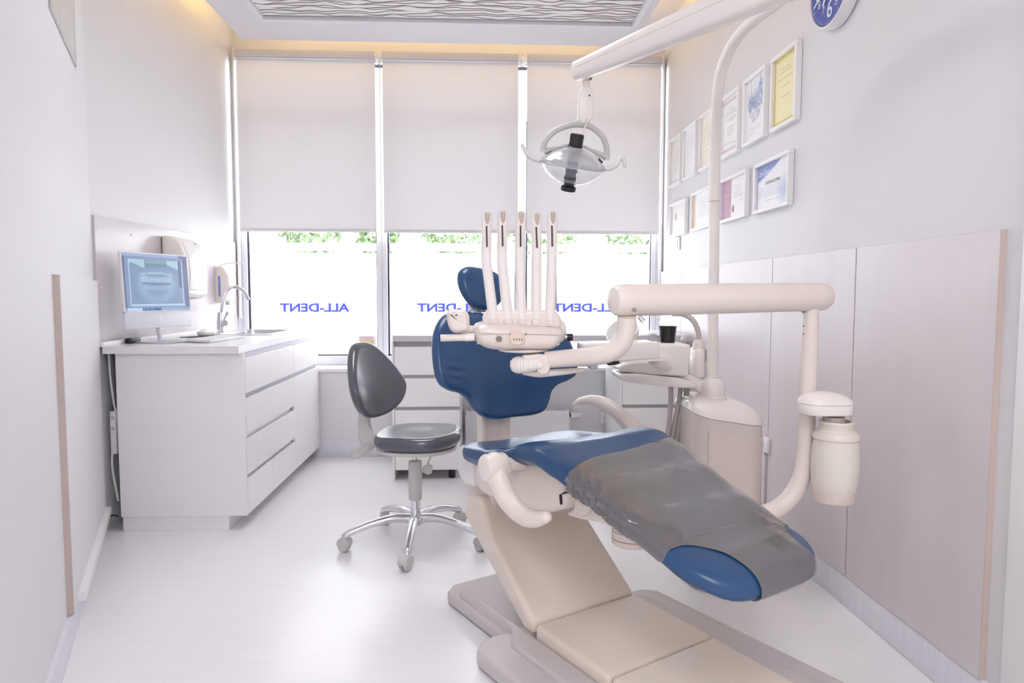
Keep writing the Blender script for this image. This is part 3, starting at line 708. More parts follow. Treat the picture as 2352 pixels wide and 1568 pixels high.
F = [  # y far, y near, z low, z high, print, label
 (4.672, 4.425, 1.812, 2.134, cert_grey, 'white framed certificate with a grey border, farthest in the upper row'),
 (4.362, 4.105, 1.812, 2.132, cert_plain, 'white framed plain white certificate, second from the window in the upper row'),
 (4.038, 3.785, 1.812, 2.132, cert_cream, 'white framed cream certificate half hidden behind the lamp post'),
 (3.690, 3.427, 1.812, 2.131, cert_pink, 'white framed certificate with pink bands, upper row right of the lamp post'),
 (3.366, 3.106, 1.812, 2.130, cert_heart, 'white framed certificate with a blue heart-shaped drawing of spires'),
 (3.046, 2.795, 1.809, 2.127, cert_yellow, 'white framed yellow certificate with an ornate border, nearest in the upper row'),
 (4.642, 4.289, 1.479, 1.703, cert_small, 'small white framed certificate in the lower row nearest the window'),
 (4.170, 3.800, 1.479, 1.709, cert_orange, 'white framed certificate with an orange left band behind the lamp post'),
 (3.672, 3.305, 1.476, 1.705, cert_plum, 'white framed certificate with a plum coloured left third'),
 (3.206, 2.839, 1.473, 1.702, cert_blue, 'white framed certificate with a blue corner, nearest in the lower row')]
for y1, y0, z0, z1, pr, lab in F:
    yc, zc, w, h = (y0+y1)/2, (z0+z1)/2, y1-y0, z1-z0
    t = thing('framed_certificate', lab, 'certificate', (XR, yc, z0), 'framed certificates on the right wall')
    bw, dp = .017, .027
    bm = bmesh.new()
    for a, b in (((0, 0), (w, bw)), ((0, h-bw), (w, h)), ((0, bw), (bw, h-bw)), ((w-bw, bw), (w, h-bw))):
        add_box(bm, (XR-dp, y0+a[0], z0+a[1]), (XR-.0008, y0+b[0], z0+b[1]), .0015, 1)
    bmobj('frame', bm, FRAME, t)
    box('backing', (XR-.012, y0+bw-.002, z0+bw-.002), (XR-.001, y1-bw+.002, z1-bw+.002), GREYP, t)
    pp = printed('print', w-2*bw, h-2*bw, 56, 64, pr, onwall(yc, zc, .0125), PRINT, t)
    if pr is cert_blue:
        text('title', 'ZAŚWIADCZENIE', .019, onwall(yc+.0, zc+.012, .0128), mat('grey ink', (120, 122, 140), .6), pp, depth=.0002, bold=.0003)
        text('heading', 'Lab-Dental', .034, onwall(yc+.085, zc+.062, .0128), mat('white ink', (244, 246, 252), .6), pp, depth=.0002, shear=.3)
    if pr is cert_plum: text('title', 'C E R T Y F I K A T', .015, onwall(yc-.06, zc+.005, .0128), mat('mauve ink', (176, 164, 176), .6), pp, depth=.0002)
# clock
def circ(a, b, c):
    ax, ay = a; bx, by = b; cx_, cy_ = c
    d = 2*(ax*(by-cy_)+bx*(cy_-ay)+cx_*(ay-by))
    return (((ax*ax+ay*ay)*(by-cy_)+(bx*bx+by*by)*(cy_-ay)+(cx_*cx_+cy_*cy_)*(ay-by))/d, ((ax*ax+ay*ay)*(cx_-bx)+(bx*bx+by*by)*(ax-cx_)+(cx_*cx_+cy_*cy_)*(bx-ax))/d)
ka, kb2, kc = P(1858, 14, X=1.25), P(1935, 10, X=1.25), P(1885, 68, X=1.25)
cy_, cz_ = circ((ka.y, ka.z), (kb2.y, kb2.z), (kc.y, kc.z)); cr_ = math.hypot(ka.y-cy_, ka.z-cz_)
ck = thing('wall_clock', 'round white wall clock with a blue face above the certificates', 'clock', (XR, cy_, cz_-cr_))
mxk = axis_mx((-1, 0, 0))
lathe('case', [(cr_*.96, 0), (cr_, .004), (cr_, .042), (cr_*.985, .049), (cr_*.95, .049), (cr_*.945, .04), (.001, .04)], (XR-.0005, cy_, cz_), WHITE, ck, n=64, mx=mxk)
lathe('dial', [(cr_*.945, 0), (cr_*.945, .0015), (.001, .0015)], (XR-.0415, cy_, cz_), mat('blue dial', (88, 100, 178), .4, var=.2, scale=(3, 6, 60)), ck, n=64, mx=mxk)
NUM = mat('pale numerals', (222, 230, 244), .5)
for n in range(1, 13):
    a = R(90-30*n); big = n % 3 == 0; r_ = cr_*(.60 if big else .60)
    u, v = r_*math.cos(a), r_*math.sin(a)
    text('numeral', str(n), .085 if big else .042, onwall(cy_-u, cz_+v, .0438), NUM, ck, depth=.001, bold=.001 if big else 0)
bm = bmesh.new()
for n in range(60):
    a = R(6*n); l = .045 if n % 5 == 0 else .02
    Mx = Matrix.Translation((XR-.0436, cy_, cz_)) @ Matrix.Rotation(a, 4, 'X')
    add_box(bm, (-.0008, -.0012, cr_*(.90-l*1.6)), (.0004, .0012, cr_*.90), mx=None)
    vs8 = list(bm.verts)[-8:]
    bmesh.ops.transform(bm, matrix=Mx, verts=vs8)
bmobj('minute_ticks', bm, NUM, ck)
for nm, a, l, w_ in (('hour_hand', 215, .5, .006), ('minute_hand', 248, .78, .004)):
    bm = bmesh.new(); add_box(bm, (-.001, -w_, -cr_*.1), (.001, w_, cr_*l))
    bmesh.ops.transform(bm, matrix=Matrix.Translation((XR-.047 if nm[0] == 'h' else XR-.0485, cy_, cz_)) @ Matrix.Rotation(R(a-0), 4, 'X'), verts=bm.verts); bmobj(nm, bm, NUM, ck)
sw = thing('blind_control', 'small white wall switch under the lower certificate nearest the window', 'switch', (XR, 4.50, 1.388))
box('plate', (XR-.012, 4.45, 1.388), (XR-.0005, 4.56, 1.474), WHITE, sw, bev=.004); box('rocker', (XR-.018, 4.475, 1.402), (XR-.010, 4.535, 1.460), WHITE, sw, bev=.004)
o0, o1 = P(1743, 997, X=1.275), P(1766, 1042, X=1.275)
ws = thing('wall_socket', 'white wall socket with a cable duct on the right wall panel', 'socket', (1.283, (o0.y+o1.y)/2, o1.z))
box('plate', (1.266, o1.y, o1.z), (1.2828, o0.y, o0.z+.004), WHITE, ws, bev=.004)
ym, zm = (o0.y+o1.y)/2, (o0.z+o1.z)/2
lathe('socket_ring', [(.02, 0), (.022, .002), (.018, .003), (.017, .001), (.002, .001)], (1.266, ym, zm), WHITE, ws, n=24, mx=axis_mx((-1, 0, 0)))
for dy in (-.008, .008): lathe('socket_hole', [(.0025, 0), (.0025, .0008)], (1.2645, ym+dy, zm), DARK, ws, n=8, mx=axis_mx((-1, 0, 0)))
box('cable_duct', (1.268, ym-.014, .111), (1.2828, ym+.014, o1.z), WHITE, ws, bev=.003)

# ------------------------------------------------------------------ far wall: shelf worktop, drawer units, radiator, socket
YD = 4.05
xa, xb = P(901, 776, Y=YD-.02).x, P(1588, 776, Y=YD-.02).x
zt, zb = P(1000, 770.5, Y=YD-.02).z, P(1000, 784.5, Y=YD-.02).z
o = box('window_worktop', (-(xb-xa)/2, -.31, zb-zt), ((xb-xa)/2, .31, 0), GREYLAM, bev=.002); o.location = ((xa+xb)/2, YD+.29, zt); tag(o, 'long grey worktop in front of the windows resting on two drawer units', 'worktop')
def far_unit(lab, x0, x1, yf, y1, left_foot, zs, zbot):
    t = thing('drawer_unit', lab, 'cabinet', ((x0+x1)/2, (yf+y1)/2, 0), 'white drawer units under the window worktop')
    box('body', (x0+.012, yf+.022, zbot+.01), (x1, y1, zb-.0005), WLAM, t)
    box('side_panel', (x0, yf-.002, 0), (x0+.014, y1, zb-.0006), WLAM, t, bev=.001, seg=1)
    for i, (za, zc) in enumerate(zs): box('drawer', (x0+.016, yf, za), (x1, yf+.019, zc), WLAM, t, bev=.0015, seg=1)
    for (za, zc), (zd, ze) in zip(zs, zs[1:]): box('grip_groove', (x0+.016, yf+.012, ze), (x1, yf+.0225, za), mat('groove shade', (176, 174, 178), .4), t)
    box('grip_groove', (x0+.016, yf+.012, zs[0][1]), (x1, yf+.0225, zb-.001), mat('groove shade', (176, 174, 178), .4), t)
    for fx_ in ((x1-.05,) if left_foot else (x0+.1, x1-.1)): lathe('foot', [(.018, 0), (.022, .004), (.02, zbot+.012)], (fx_, yf+.06, 0), BLACK, t, n=16)
    lathe('foot', [(.018, 0), (.022, .004), (.02, zbot+.012)], (x1-.05, y1-.06, 0), BLACK, t, n=16)
pz = lambda y: P(980, y, Y=YD).z
far_unit('white three-drawer unit standing behind the stool', P(900, 900, Y=YD).x, P(1056, 900, Y=YD).x, YD, 4.62, True, [(pz(861), pz(796)), (pz(934), pz(869)), (pz(1079), pz(942))], pz(1079))
YR = 4.16; pr_ = lambda y: P(1480, y, Y=YR).z
xr0 = P(1429, 900, Y=YR).x
far_unit('white three-drawer unit in the corner behind the spittoon', xr0-.014, 1.25, YR, 4.66, False, [(pr_(858), pr_(796)), (pr_(929), pr_(866)), (pr_(1079), pr_(937))], pr_(1079))
rd = thing('radiator', 'white panel radiator with a grille on the wall behind the dental chair', 'radiator', (.27, 4.62, .14))
rx0, rx1 = -.10, P(1308, 950, Y=4.58).x; rz1, rz0 = P(1200, 943, Y=4.58).z, .10
box('front_plate', (rx0, 4.575, rz0), (rx1, 4.587, rz1-.012), WHITE, rd, bev=.004); box('rear_plate', (rx0, 4.64, rz0), (rx1, 4.652, rz1-.012), WHITE, rd, bev=.004)
bm = bmesh.new(); x = rx0
add_box(bm, (rx0, 4.573, rz1-.022), (rx1, 4.579, rz1)); add_box(bm, (rx0, 4.648, rz1-.022), (rx1, 4.654, rz1))
while x < rx1-.004: add_box(bm, (x, 4.579, rz1-.006), (x+.006, 4.648, rz1-.001)); x += .0125
tag(bmobj('top_grille', bm, WHITE, rd, smooth=False), kind='stuff')
box('end_cap', (rx1-.004, 4.573, rz0), (rx1, 4.654, rz1-.002), WHITE, rd); box('end_cap', (rx0, 4.573, rz0), (rx0+.004, 4.654, rz1-.002), WHITE, rd)
box('bracket', (rx0+.2, 4.652, .2), (rx0+.23, YF, .36), WHITE, rd); box('bracket', (rx1-.2, 4.652, .2), (rx1-.17, YF, .36), WHITE, rd)
vz = P(1320, 953, Y=4.61).z
vl = lathe('valve', [(.013, 0), (.013, .012)], (rx1, 4.61, vz), DARK, rd, n=16, mx=axis_mx((1, 0, 0)))
lathe('thermostat_head', [(.016, .012), (.018, .014), (.018, .04), (.015, .045), (.015, .075), (.012, .08)], (rx1, 4.61, vz), WHITE, vl, n=20, mx=axis_mx((1, 0, 0)))
a_, b_ = P(1379, 946, Y=YF-.01), P(1401, 971, Y=YF-.01)
fs_ = thing('wall_socket', 'white wall socket low on the far wall beside the corner drawer unit', 'socket', ((a_.x+b_.x)/2, YF, b_.z))
box('plate', (a_.x, YF-.012, b_.z), (b_.x, YF-.0005, a_.z), WHITE, fs_, bev=.003)
lathe('socket_ring', [(.018, 0), (.020, .002), (.016, .003), (.015, .001), (.002, .001)], ((a_.x+b_.x)/2, YF-.012, (a_.z+b_.z)/2), WHITE, fs_, n=20, mx=axis_mx((0, -1, 0)))
for dx in (-.007, .007): lathe('socket_hole', [(.003, 0), (.003, .001)], ((a_.x+b_.x)/2+dx, YF-.0132, (a_.z+b_.z)/2), DARK, fs_, n=8, mx=axis_mx((0, -1, 0)))
struct(box('baseboard_far', (-1.17, YF-.012, 0), (XR, YF+.01, .10), BASEV, bev=.004))

# ------------------------------------------------------------------ operator stool
SX, SY = -.287, 3.01
st = thing('operator_stool', 'charcoal upholstered saddle stool with backrest on a chrome star base', 'stool', (SX, SY, 0))
sq = lambda px, py, Y=SY: P(px, py, Y=Y)
zs0 = sq(958, 1022).z
def seatfn(u, v, h):
    r_ = math.hypot(u, v)/.2
    z = zs0+.030+h + .020*max(0, (u-.03)/.17)**2*(1 if u > 0 else 0) - .014*math.exp(-((u-.03)/.10)**2-(v/.12)**2) + (.010*(abs(v)/.2)**2)
    return Vector((SX+.01+u*.98+.0*v, SY+v, z))
pad('seat', [(.196, 0), (.19, .09), (.13, .165), (.03, .195), (-.09, .18), (-.165, .12), (-.19, 0), (-.165, -.12), (-.09, -.18), (.03, -.195), (.13, -.165), (.19, -.09)], .062, seatfn, CHAR, st, bulge=.012, edge=.03, k=5, rings=7)
prism('seat_shell', [(1.0*u, 1.0*v) for u, v in rrect(.35, .36, .16, 8)], zs0-.013, zs0+.003, lambda u, v, h: Vector((SX+.01+u, SY+v, h)), GREYP, st, bev=.005)
lathe('seat_plate', [(.03, 0), (.045, .008), (.05, .02)], (SX, SY, zs0-.031), GREYP, st, n=24)
z_ = lambda y: sq(958, y).z
lathe('gas_rod', [(.0115, z_(1062)), (.0115, z_(1032)), (.014, z_(1030))], (SX, SY, 0), CHROME, st, n=20)
lathe('column_sleeve', [(.026, z_(1147)), (.0295, z_(1144)), (.0295, z_(1062)), (.0275, z_(1058)), (.012, z_(1057))], (SX, SY, 0), GREYP, st, n=28)
lathe('column', [(.0235, z_(1182)), (.0225, z_(1147)), (.015, z_(1146))], (SX, SY, 0), CHROME, st, n=24)
tube('height_lever', [sq(993, 1028), sq(990, 1045), sq(982, 1066)], .0045, GREYP, st, n=8)
prism('lever_paddle', [(-.024, 0), (-.016, .028), (.012, .036), (.026, .026), (.02, -.006), (.004, -.012)], -.005, .005, lambda u, v, h: sq(981, 1084)+Vector((u, h, v)), GREYP, st, bev=.003)
hub = lathe('base_hub', [(.03, .085), (.036, .09), (.034, .125), (.026, .135)], (SX, SY, 0), CHROME, st, n=28)
caster0 = None
for k in range(5):
    a = R(197+72*k); d_ = Vector((math.cos(a), math.sin(a), 0)); c0 = Vector((SX, SY, 0))
    pts = [c0+d_*.02+Vector((0, 0, .112)), c0+d_*.09+Vector((0, 0, .122)), c0+d_*.19+Vector((0, 0, .108)), c0+d_*.28+Vector((0, 0, .082)), c0+d_*.305+Vector((0, 0, .068))]
    leg = tube('leg', pts, [.023, .019, .016, .015, .015], CHROME, st, n=14, k=5, round_end=True, flat=1.1)
    w0 = c0+d_*.297; ax = Vector((-d_.y, d_.x, 0)); ax = (ax*.85+d_*.5).normalized(); off = ax.cross(Vector((0, 0, 1)))*.012
    cs = lathe('caster', [(.008, .06), (.0125, .062), (.0125, .076), (.008, .078)], w0, STEEL, st, n=14)
    for s in (-1, 1):
        lathe('wheel', [(.018, .004), (.024, .006), (.025, .012), (.0235, .019), (.020, .021), (.018, .0195), (.002, .0195)], Vector((w0.x, w0.y, .0253))+off, GREYP, cs, n=24, mx=axis_mx(ax*s))
    prism('hood', [(math.cos(R(t))*.029, math.sin(R(t))*.029+.0) for t in range(-15, 200, 15)]+[(-.024, -.006), (.024, -.006)], -.022, .022, lambda u, v, h, w0=w0, ax=ax, off=off: Vector((w0.x, w0.y, .0345))+off+ax.cross(Vector((0, 0, 1)))*u+ax*h+Vector((0, 0, v)), GREYP, cs, bev=.004)
# stool backrest: pad facing right and a little to the camera
bn = Vector((.90, -.44, 0)).normalized(); bu = Vector((-bn.y, bn.x, 0))       # bn faces forward, bu to the far side
bc = P(846, 868, Y=2.96)
tl = R(14)
def backfn(u, v, h):
    curve = 1.5*u*u
    f = h+curve-math.tan(tl)*v
    return bc+bu*(u)+bn*f+Vector((0, 0, v))
pad('backrest', [(-.06, -.160), (.06, -.160), (.145, -.120), (.186, -.05), (.168, .02), (.122, .09), (.065, .142), (0, .154), (-.065, .142), (-.122, .09), (-.168, .02), (-.186, -.05), (-.145, -.120)], .05, backfn, CHAR, st, bulge=.010, edge=.024, k=5)
prism('back_shell', [(u*1.0, v*1.0) for u, v in rrect(.20, .22, .06, 5)], -.040, -.026, lambda u, v, h: backfn(u*.9, v-.01, h), GREYP, st, bev=.004)
b0 = backfn(0, -.10, -.035)
pth = [b0, backfn(0, -.16, -.02), P(834, 978, Y=2.97), P(838, 1004, Y=2.98), P(852, 1018, Y=2.99), P(876, 1012, Y=3.0)]
bsy = 2.98
prism('back_support', [((px-850)*bsy/FPX, (985-py)*bsy/FPX) for px, py in ((826, 940), (850, 940), (851, 975), (856, 992), (872, 1006), (874, 1016), (862, 1024), (846, 1032), (833, 1026), (826, 1006), (824, 975))], -.024, .024, lambda u, v, h: P(850, 985, Y=bsy)+Vector((u, h, v)), GREYP, st, bev=.008, seg=3)
tube('tension_knob', [P(852, 1022, Y=2.97), P(818, 1044, Y=2.93)], [.019, .021], GREYP, st, n=16, smooth_path=False, round_end=True)

# ------------------------------------------------------------------ dental chair
CO = Vector((.101, 2.499, 0)); CA = R(31); CD = Vector((math.sin(CA), -math.cos(CA), 0)); CE = Vector((math.cos(CA), math.sin(CA), 0))
def CH(t, l, z): return CO+CD*t+CE*l+Vector((0, 0, z))
dch = thing('dental_chair', 'blue upholstered dental chair with cream base and covered footrest', 'dental chair', CH(.45, 0, 0))
def interp(tab, t):
    if t <= tab[0][0]: return tab[0][1]
    for (a, x), (b, y) in zip(tab, tab[1:]):
        if t <= b:
            s = (t-a)/(b-a); s = s*s*(3-2*s)*.5+s*.5; return x+(y-x)*s
    return tab[-1][1]
TOP = [(.03, .592), (.12, .600), (.25, .610), (.36, .635), (.45, .668), (.52, .672), (.60, .650), (.72, .610), (.87, .560), (1.05, .503), (1.16, .472)]
WID = [(.03, .235), (.12, .255), (.3, .262), (.5, .262), (.62, .25), (.8, .228), (1.0, .216), (1.16, .212)]
T0, T1 = .03, 1.155
def sect(t):
    w = interp(WID, t); th = interp([(0, .085), (.4, .085), (.7, .074), (1.16, .066)], t); zt = interp(TOP, t)
    r = .13; e = max(0, t-(T1-r)); w = w-r+math.sqrt(max(0, r*r-e*e))
    r2 = .10; e2 = max(0, (T0+r2)-t); w = w-r2*.8+.8*math.sqrt(max(0, r2*r2-e2*e2))
    q = 1.0
    for d_ in (T1-t, t-T0):
        if d_ < .04: q = min(q, math.sqrt(max(0, 1-(1-d_/.04)**2)))
    return w, th*max(q, .04), zt-th/2, th
def surf(t, phi, off=0.):
    w, th, zc, th0 = sect(t); w += off; th += 2*off
    c, s = math.cos(phi), math.sin(phi); p = .55
    x = w*math.copysign(abs(c)**p, c); y = th/2*math.copysign(abs(s)**(.62), s)
    xn = x/max(w, .01); bol = interp([(0, .012), (.3, .022), (.45, .014), (.6, .006), (.8, .002), (1.2, 0)], t)
    y += bol*(abs(xn)**2.5) - bol*.5*(1-xn*xn)
    if t < .45: y -= .014*math.exp(-((t-.27)/.10)**2)*(1-xn*xn)
    return CH(t, x, zc+y)
ts = [T0+.0006, T0+.004, T0+.012, T0+.025, T0+.045]+[T0+.07+(T1-T0-.14)*i/60 for i in range(61)]+[T1-.055, T1-.04, T1-.028, T1-.018, T1-.010, T1-.004, T1-.0006]
NP = 48; vs, fs = [], []
for t in ts: vs += [surf(t, 2*math.pi*j/NP) for j in range(NP)]
for i in range(len(ts)-1):
    for j in range(NP): fs.append((i*NP+j, i*NP+(j+1) % NP, (i+1)*NP+(j+1) % NP, (i+1)*NP+j))
fs.append(tuple(range(NP))); fs.append(tuple((len(ts)-1)*NP+j for j in range(NP)))
vf('seat_cushion', vs, fs, BLUE, dch, angle=70)
# plastic footrest sleeve, open at the two foot corners
vs, fs = [], []; NR, NC = 120, 64
rr = random.Random(5)
def phi_at(t, l):
    w = sect(t)[0]; x = max(-1, min(1, l/max(w, .001))); return math.acos(math.copysign(abs(x)**(1/.55), x))
for i in range(NR+1):
    s = i/NR; tb = .615+(T1-.0004-.615)*(1-(1-s)**2.0)
    def lim(side, tstart, lend):
        if tb < tstart: return None
        k = (T1-tb)/(T1-tstart); w0 = sect(tstart)[0]
        return lend+(w0-lend)*(1-math.sqrt(max(0, 1-k**3)))
    ln, lf = lim(-1, .985, .085), lim(1, 1.02, .135)
    pa = -.95 if lf is None else max(phi_at(tb, lf), 0)
    pb = math.pi+.95 if ln is None else min(phi_at(tb, -ln), math.pi)
    if lf is None and tb > .95: pa = -.95*(1-min(1, (tb-.95)/.06))
    if ln is None and tb > .91: pb = math.pi+.95*(1-min(1, (tb-.91)/.07))
    for j in range(NC+1):
        ph = pa+(pb-pa)*j/NC
        l = sect(tb)[0]*math.cos(ph)
        t = tb-.05*(l/.26)*(1-s)**3
        crimp = 0
        if ph > math.pi*.72 and t < .92: crimp = .010*math.sin(t*160+3.5*math.sin(ph*9))*math.exp(-((ph-math.pi*.98)/.5)**2)*min(1, (t-.62)/.06)*max(0, min(1, (.92-t)/.15))
        wave = .0030*math.sin(t*31+l*40+2*math.sin(l*17+t*9))+.0010*math.sin(l*70-t*44)
        vs.append(CD*(.0045*max(0, (tb-T1+.06)/.06)**2)+surf(t, ph, .0035+max(-.0005, crimp)+.55*wave*math.exp(-((l-.02)/.13)**2)))
NX = 12
for i in range(1, NX+1):       # the tongue wraps round the end and underneath
    tb = T1-.0004-.06*(i/NX)**2
    for j in range(NC+1):
        l = .135+(-.085-.135)*j/NC
        ph = -phi_at(tb, l)
        vs.append(CD*(.0045*max(0, (tb-T1+.06)/.06)**2)+surf(tb, ph, .0035))
for i in range(NR+NX):
    for j in range(NC): a = i*(NC+1)+j; fs.append((a, a+1, a+NC+2, a+NC+1))
cov = vf('footrest_cover', vs, fs, None, None, angle=70)
cm = bpy.data.materials.new('smoky clear vinyl'); cm.use_nodes = True; nt = cm.node_tree; b = nt.nodes['Principled BSDF']
b.inputs['Base Color'].default_value = (*s2l((110, 108, 111)), 1); b.inputs['Roughness'].default_value = .12; b.inputs['Alpha'].default_value = .9; b.inputs['Specular IOR Level'].default_value = .8
tc = nt.nodes.new('ShaderNodeTexCoord'); n1 = nt.nodes.new('ShaderNodeTexNoise'); n1.inputs['Scale'].default_value = 6; n1.inputs['Detail'].default_value = 2; n1.inputs['Distortion'].default_value = 1.0; b.inputs['Coat Weight'].default_value = .7; b.inputs['Coat Roughness'].default_value = .05
bp = nt.nodes.new('ShaderNodeBump'); bp.inputs['Strength'].default_value = .3; bp.inputs['Distance'].default_value = .02
nt.links.new(tc.outputs['Object'], n1.inputs['Vector']); nt.links.new(n1.outputs['Fac'], bp.inputs['Height']); nt.links.new(bp.outputs[0], b.inputs['Normal'])
cov.data.materials.clear(); cov.data.materials.append(cm)
tag(cov, 'grey clear plastic sleeve pulled over the footrest of the blue dental chair', 'cover')
# backrest, headrest and post
BC = .02
def bkfn(u, v, h):
    fwd = -.005-.36*(v-.64)+.055*(abs(u)/.3)**2
    if v < .74: fwd += .025*((.74-v)/.1)**2
    if h > 0: fwd += .0045*math.sin(v*190+u*40)*math.exp(-((u+.235)/.035)**2-((v-.845)/.035)**2)+.006*math.exp(-((u+.13)/.03)**2)*math.exp(-((v-.74)/.07)**2)-.006*math.exp(-((u-.12)/.05)**2-((v-.72)/.05)**2)
    return CH(fwd+h, BC+u, v)
half = [(0, .652), (.075, .652), (.132, .664), (.165, .695), (.185, .728), (.215, .752), (.262, .768), (.296, .79), (.308, .83), (.303, .90), (.285, .96), (.25, 1.005), (.20, 1.032), (.12, 1.036), (.06, 1.030)]
pad('backrest', half+[(0, 1.028)]+[(-u, v) for u, v in half[::-1][:-1]], .062, bkfn, BLUE, dch, bulge=.006, edge=.028, k=6, rings=22)
prism('back_shell', [(u*.86, .85+(v-.85)*.86) for u, v in half+[(0, 1.028)]+[(-u, v) for u, v in half[::-1][:-1]]], -.052, -.028, bkfn, CREAM, dch, bev=.008)
prism('back_post', rrect(.125, .22, .02, 4, -.035, .60), -.10, -.055, lambda u, v, h: CH(h+.0, BC+u+.005, v), CREAM, dch, bev=.012)
prism('back_post_flange', rrect(.02, .2, .008, 3, -.098, .60), -.085, -.045, lambda u, v, h: CH(h, BC+u+.005, v), CREAM, dch, bev=.004)
HL = BC-.005
def hdfn(u, v, h):
    c, s = math.cos(R(-9)), math.sin(R(-9)); u, v = u*c-v*s, u*s+v*c
    return CH(-.215-.30*v+h+.5*u*u, HL+u, 1.122+v)
pad('headrest', [(0, -.082), (.045, -.075), (.085, -.035), (.102, .01), (.095, .05), (.06, .076), (0, .082), (-.06, .076), (-.095, .05), (-.102, .01), (-.085, -.035), (-.045, -.075)], .062, hdfn, BLUE, dch, bulge=.014, edge=.029, k=4)
tube('headrest_stem', [hdfn(0, -.02, -.035), hdfn(0, -.09, -.035), bkfn(0, .99, -.04)], .014, GREYP, dch, n=12)
prism('headrest_bracket', rrect(.07, .03, .01, 3), -.045, -.022, lambda u, v, h: hdfn(u, v-.075, h), WHITE, dch, bev=.004)
# shell under the seat
SH = lambda u, v, h: CH(u, h, v)
prism('seat_shell', [(.115, .545), (.115, .47), (.16, .442), (.36, .443), (.52, .470), (.60, .505), (.625, .535), (.628, .575), (.60, .60), (.52, .618), (.45, .612), (.36, .585), (.24, .56)], -.218, .218, SH, CREAM, dch, bev=.022, seg=4)
prism('rear_housing', [(-.005, .560), (.0, .475), (.05, .445), (.113, .450), (.113, .548), (.09, .578), (.03, .582)], -.215, .215, SH, mat('white housing', (238, 236, 236), .3), dch, bev=.014, seg=3)
prism('knee_bracket', [(.60, .56), (.592, .50), (.55, .466), (.62, .472), (.70, .486), (.80, .486), (.92, .468), (.80, .53), (.70, .575)], -.17, .17, SH, CREAM, dch, bev=.012, seg=3)
prism('hinge_arm', [(.62, .560), (.612, .492), (.64, .488), (.665, .50), (.70, .545)], -.185, -.165, SH, CREAM, dch, bev=.006)
prism('hinge_gap', [(.596, .545), (.600, .52), (.606, .52), (.604, .548), (.64, .562), (.62, .56)], -.2215, -.217, SH, DARK, dch)
# armrests
def arm_l(px, py, l=-.34):
    D = FW*FPX+RT*(px-1176)+UP*(784-py); k = ((CO-Vector((0, 0, CAM_H))).dot(CE)+l)/D.dot(CE); return Vector((0, 0, CAM_H))+D*k
al = [arm_l(1136, 1066, -.315), arm_l(1143, 1095, -.315), arm_l(1157, 1130, -.315), arm_l(1178, 1162, -.315), arm_l(1204, 1185, -.315), arm_l(1230, 1192, -.315), arm_l(1254, 1187, -.315)]
tube('armrest', al, [.037, .035, .032, .029, .027, .023, .016], CREAM, dch, n=18, k=6, round_end=True)
pc_ = arm_l(1136, 1072, -.315)
lathe('armrest_pivot', [(.036, -.035), (.040, -.03), (.041, .028), (.038, .034), (.001, .0345)], pc_, CREAM, dch, n=32, mx=axis_mx(-CE))
lathe('pivot_cap', [(.0365, .0335), (.036, .036), (.033, .037), (.001, .037)], pc_, CREAM2, dch, n=32, mx=axis_mx(-CE))
lathe('pivot_spigot', [(.022, 0), (.022, .08)], pc_+CE*.03+Vector((0, 0, 0)), CREAM, dch, n=24, mx=axis_mx(CE))
ar = [arm_l(1470, 1005, .33), arm_l(1440, 968, .33), arm_l(1412, 942, .33), arm_l(1385, 925, .33), arm_l(1358, 919, .33), arm_l(1335, 922, .33), arm_l(1322, 930, .33)]
tube('armrest', ar, [.034, .030, .026, .023, .020, .017, .013], CREAM, dch, n=18, k=6, round_end=True)
lathe('armrest_pivot', [(.032, 0), (.035, .004), (.035, .11), (.030, .115)], ar[0]+CE*.03, CREAM, dch, n=28, mx=axis_mx(-CE))
# base: leg covers and floor plates
def cover_seg(name, prof, hw):
    return prism(name, prof, -hw, hw, SH, COVERM, dch, bev=.016, seg=4)
cover_seg('leg_cover', [(.03, .33), (.05, .405), (.14, .425), (.215, .30), (.452, .118), (.452, .075), (.40, .072)], .205)
cover_seg('leg_cover', [(.455, .040), (.455, .112), (.785, .108), (.785, .036)], .203)
cover_seg('leg_cover', [(.79, .036), (.79, .107), (1.35, .092), (1.35, .036)], .200)
prism('leg_link', [(-.01, .43), (.0, .36), (.08, .30), (.16, .34), (.16, .45), (-.01, .45)], -.17, .17, SH, CREAM, dch, bev=.01)
prism('base_plate', [(-.06, -.20), (-.02, -.245), (.37, -.245), (.37, .245), (-.02, .245), (-.06, .20)], .002, .052, lambda u, v, h: CH(u, v, h), GREYB, dch, bev=.014, seg=3)
prism('base_plate', [(.355, -.325), (.395, -.372), (1.36, -.372), (1.36, .372), (.395, .372), (.355, .325)], .002, .062, lambda u, v, h: CH(u, v, h), GREYB, dch, bev=.016, seg=3)
for s in (-1, 1): prism('base_rail', [(.05, s*.235), (.05, s*.205), (1.36, s*.205), (1.36, s*.285), (.45, s*.285), (.38, s*.235)], .03, .078, lambda u, v, h: CH(u, v, h), GREYB, dch, bev=.010)
lathe('cover_screw', [(.007, 0), (.007, .003), (.002, .003)], CH(.63, -.2035, .062), DARK, dch, n=12, mx=axis_mx(-CE))

# ------------------------------------------------------------------ delivery unit with five handpiece tubes
YT = 1.90
tq = lambda px, py, dy=0.: P(px, py, Y=YT+dy)
sc_ = YT/FPX
du = thing('delivery_unit', 'cream dental delivery head on a jointed arm and pole beside the chair', 'delivery unit', P(1855, 1100, Y=2.0))
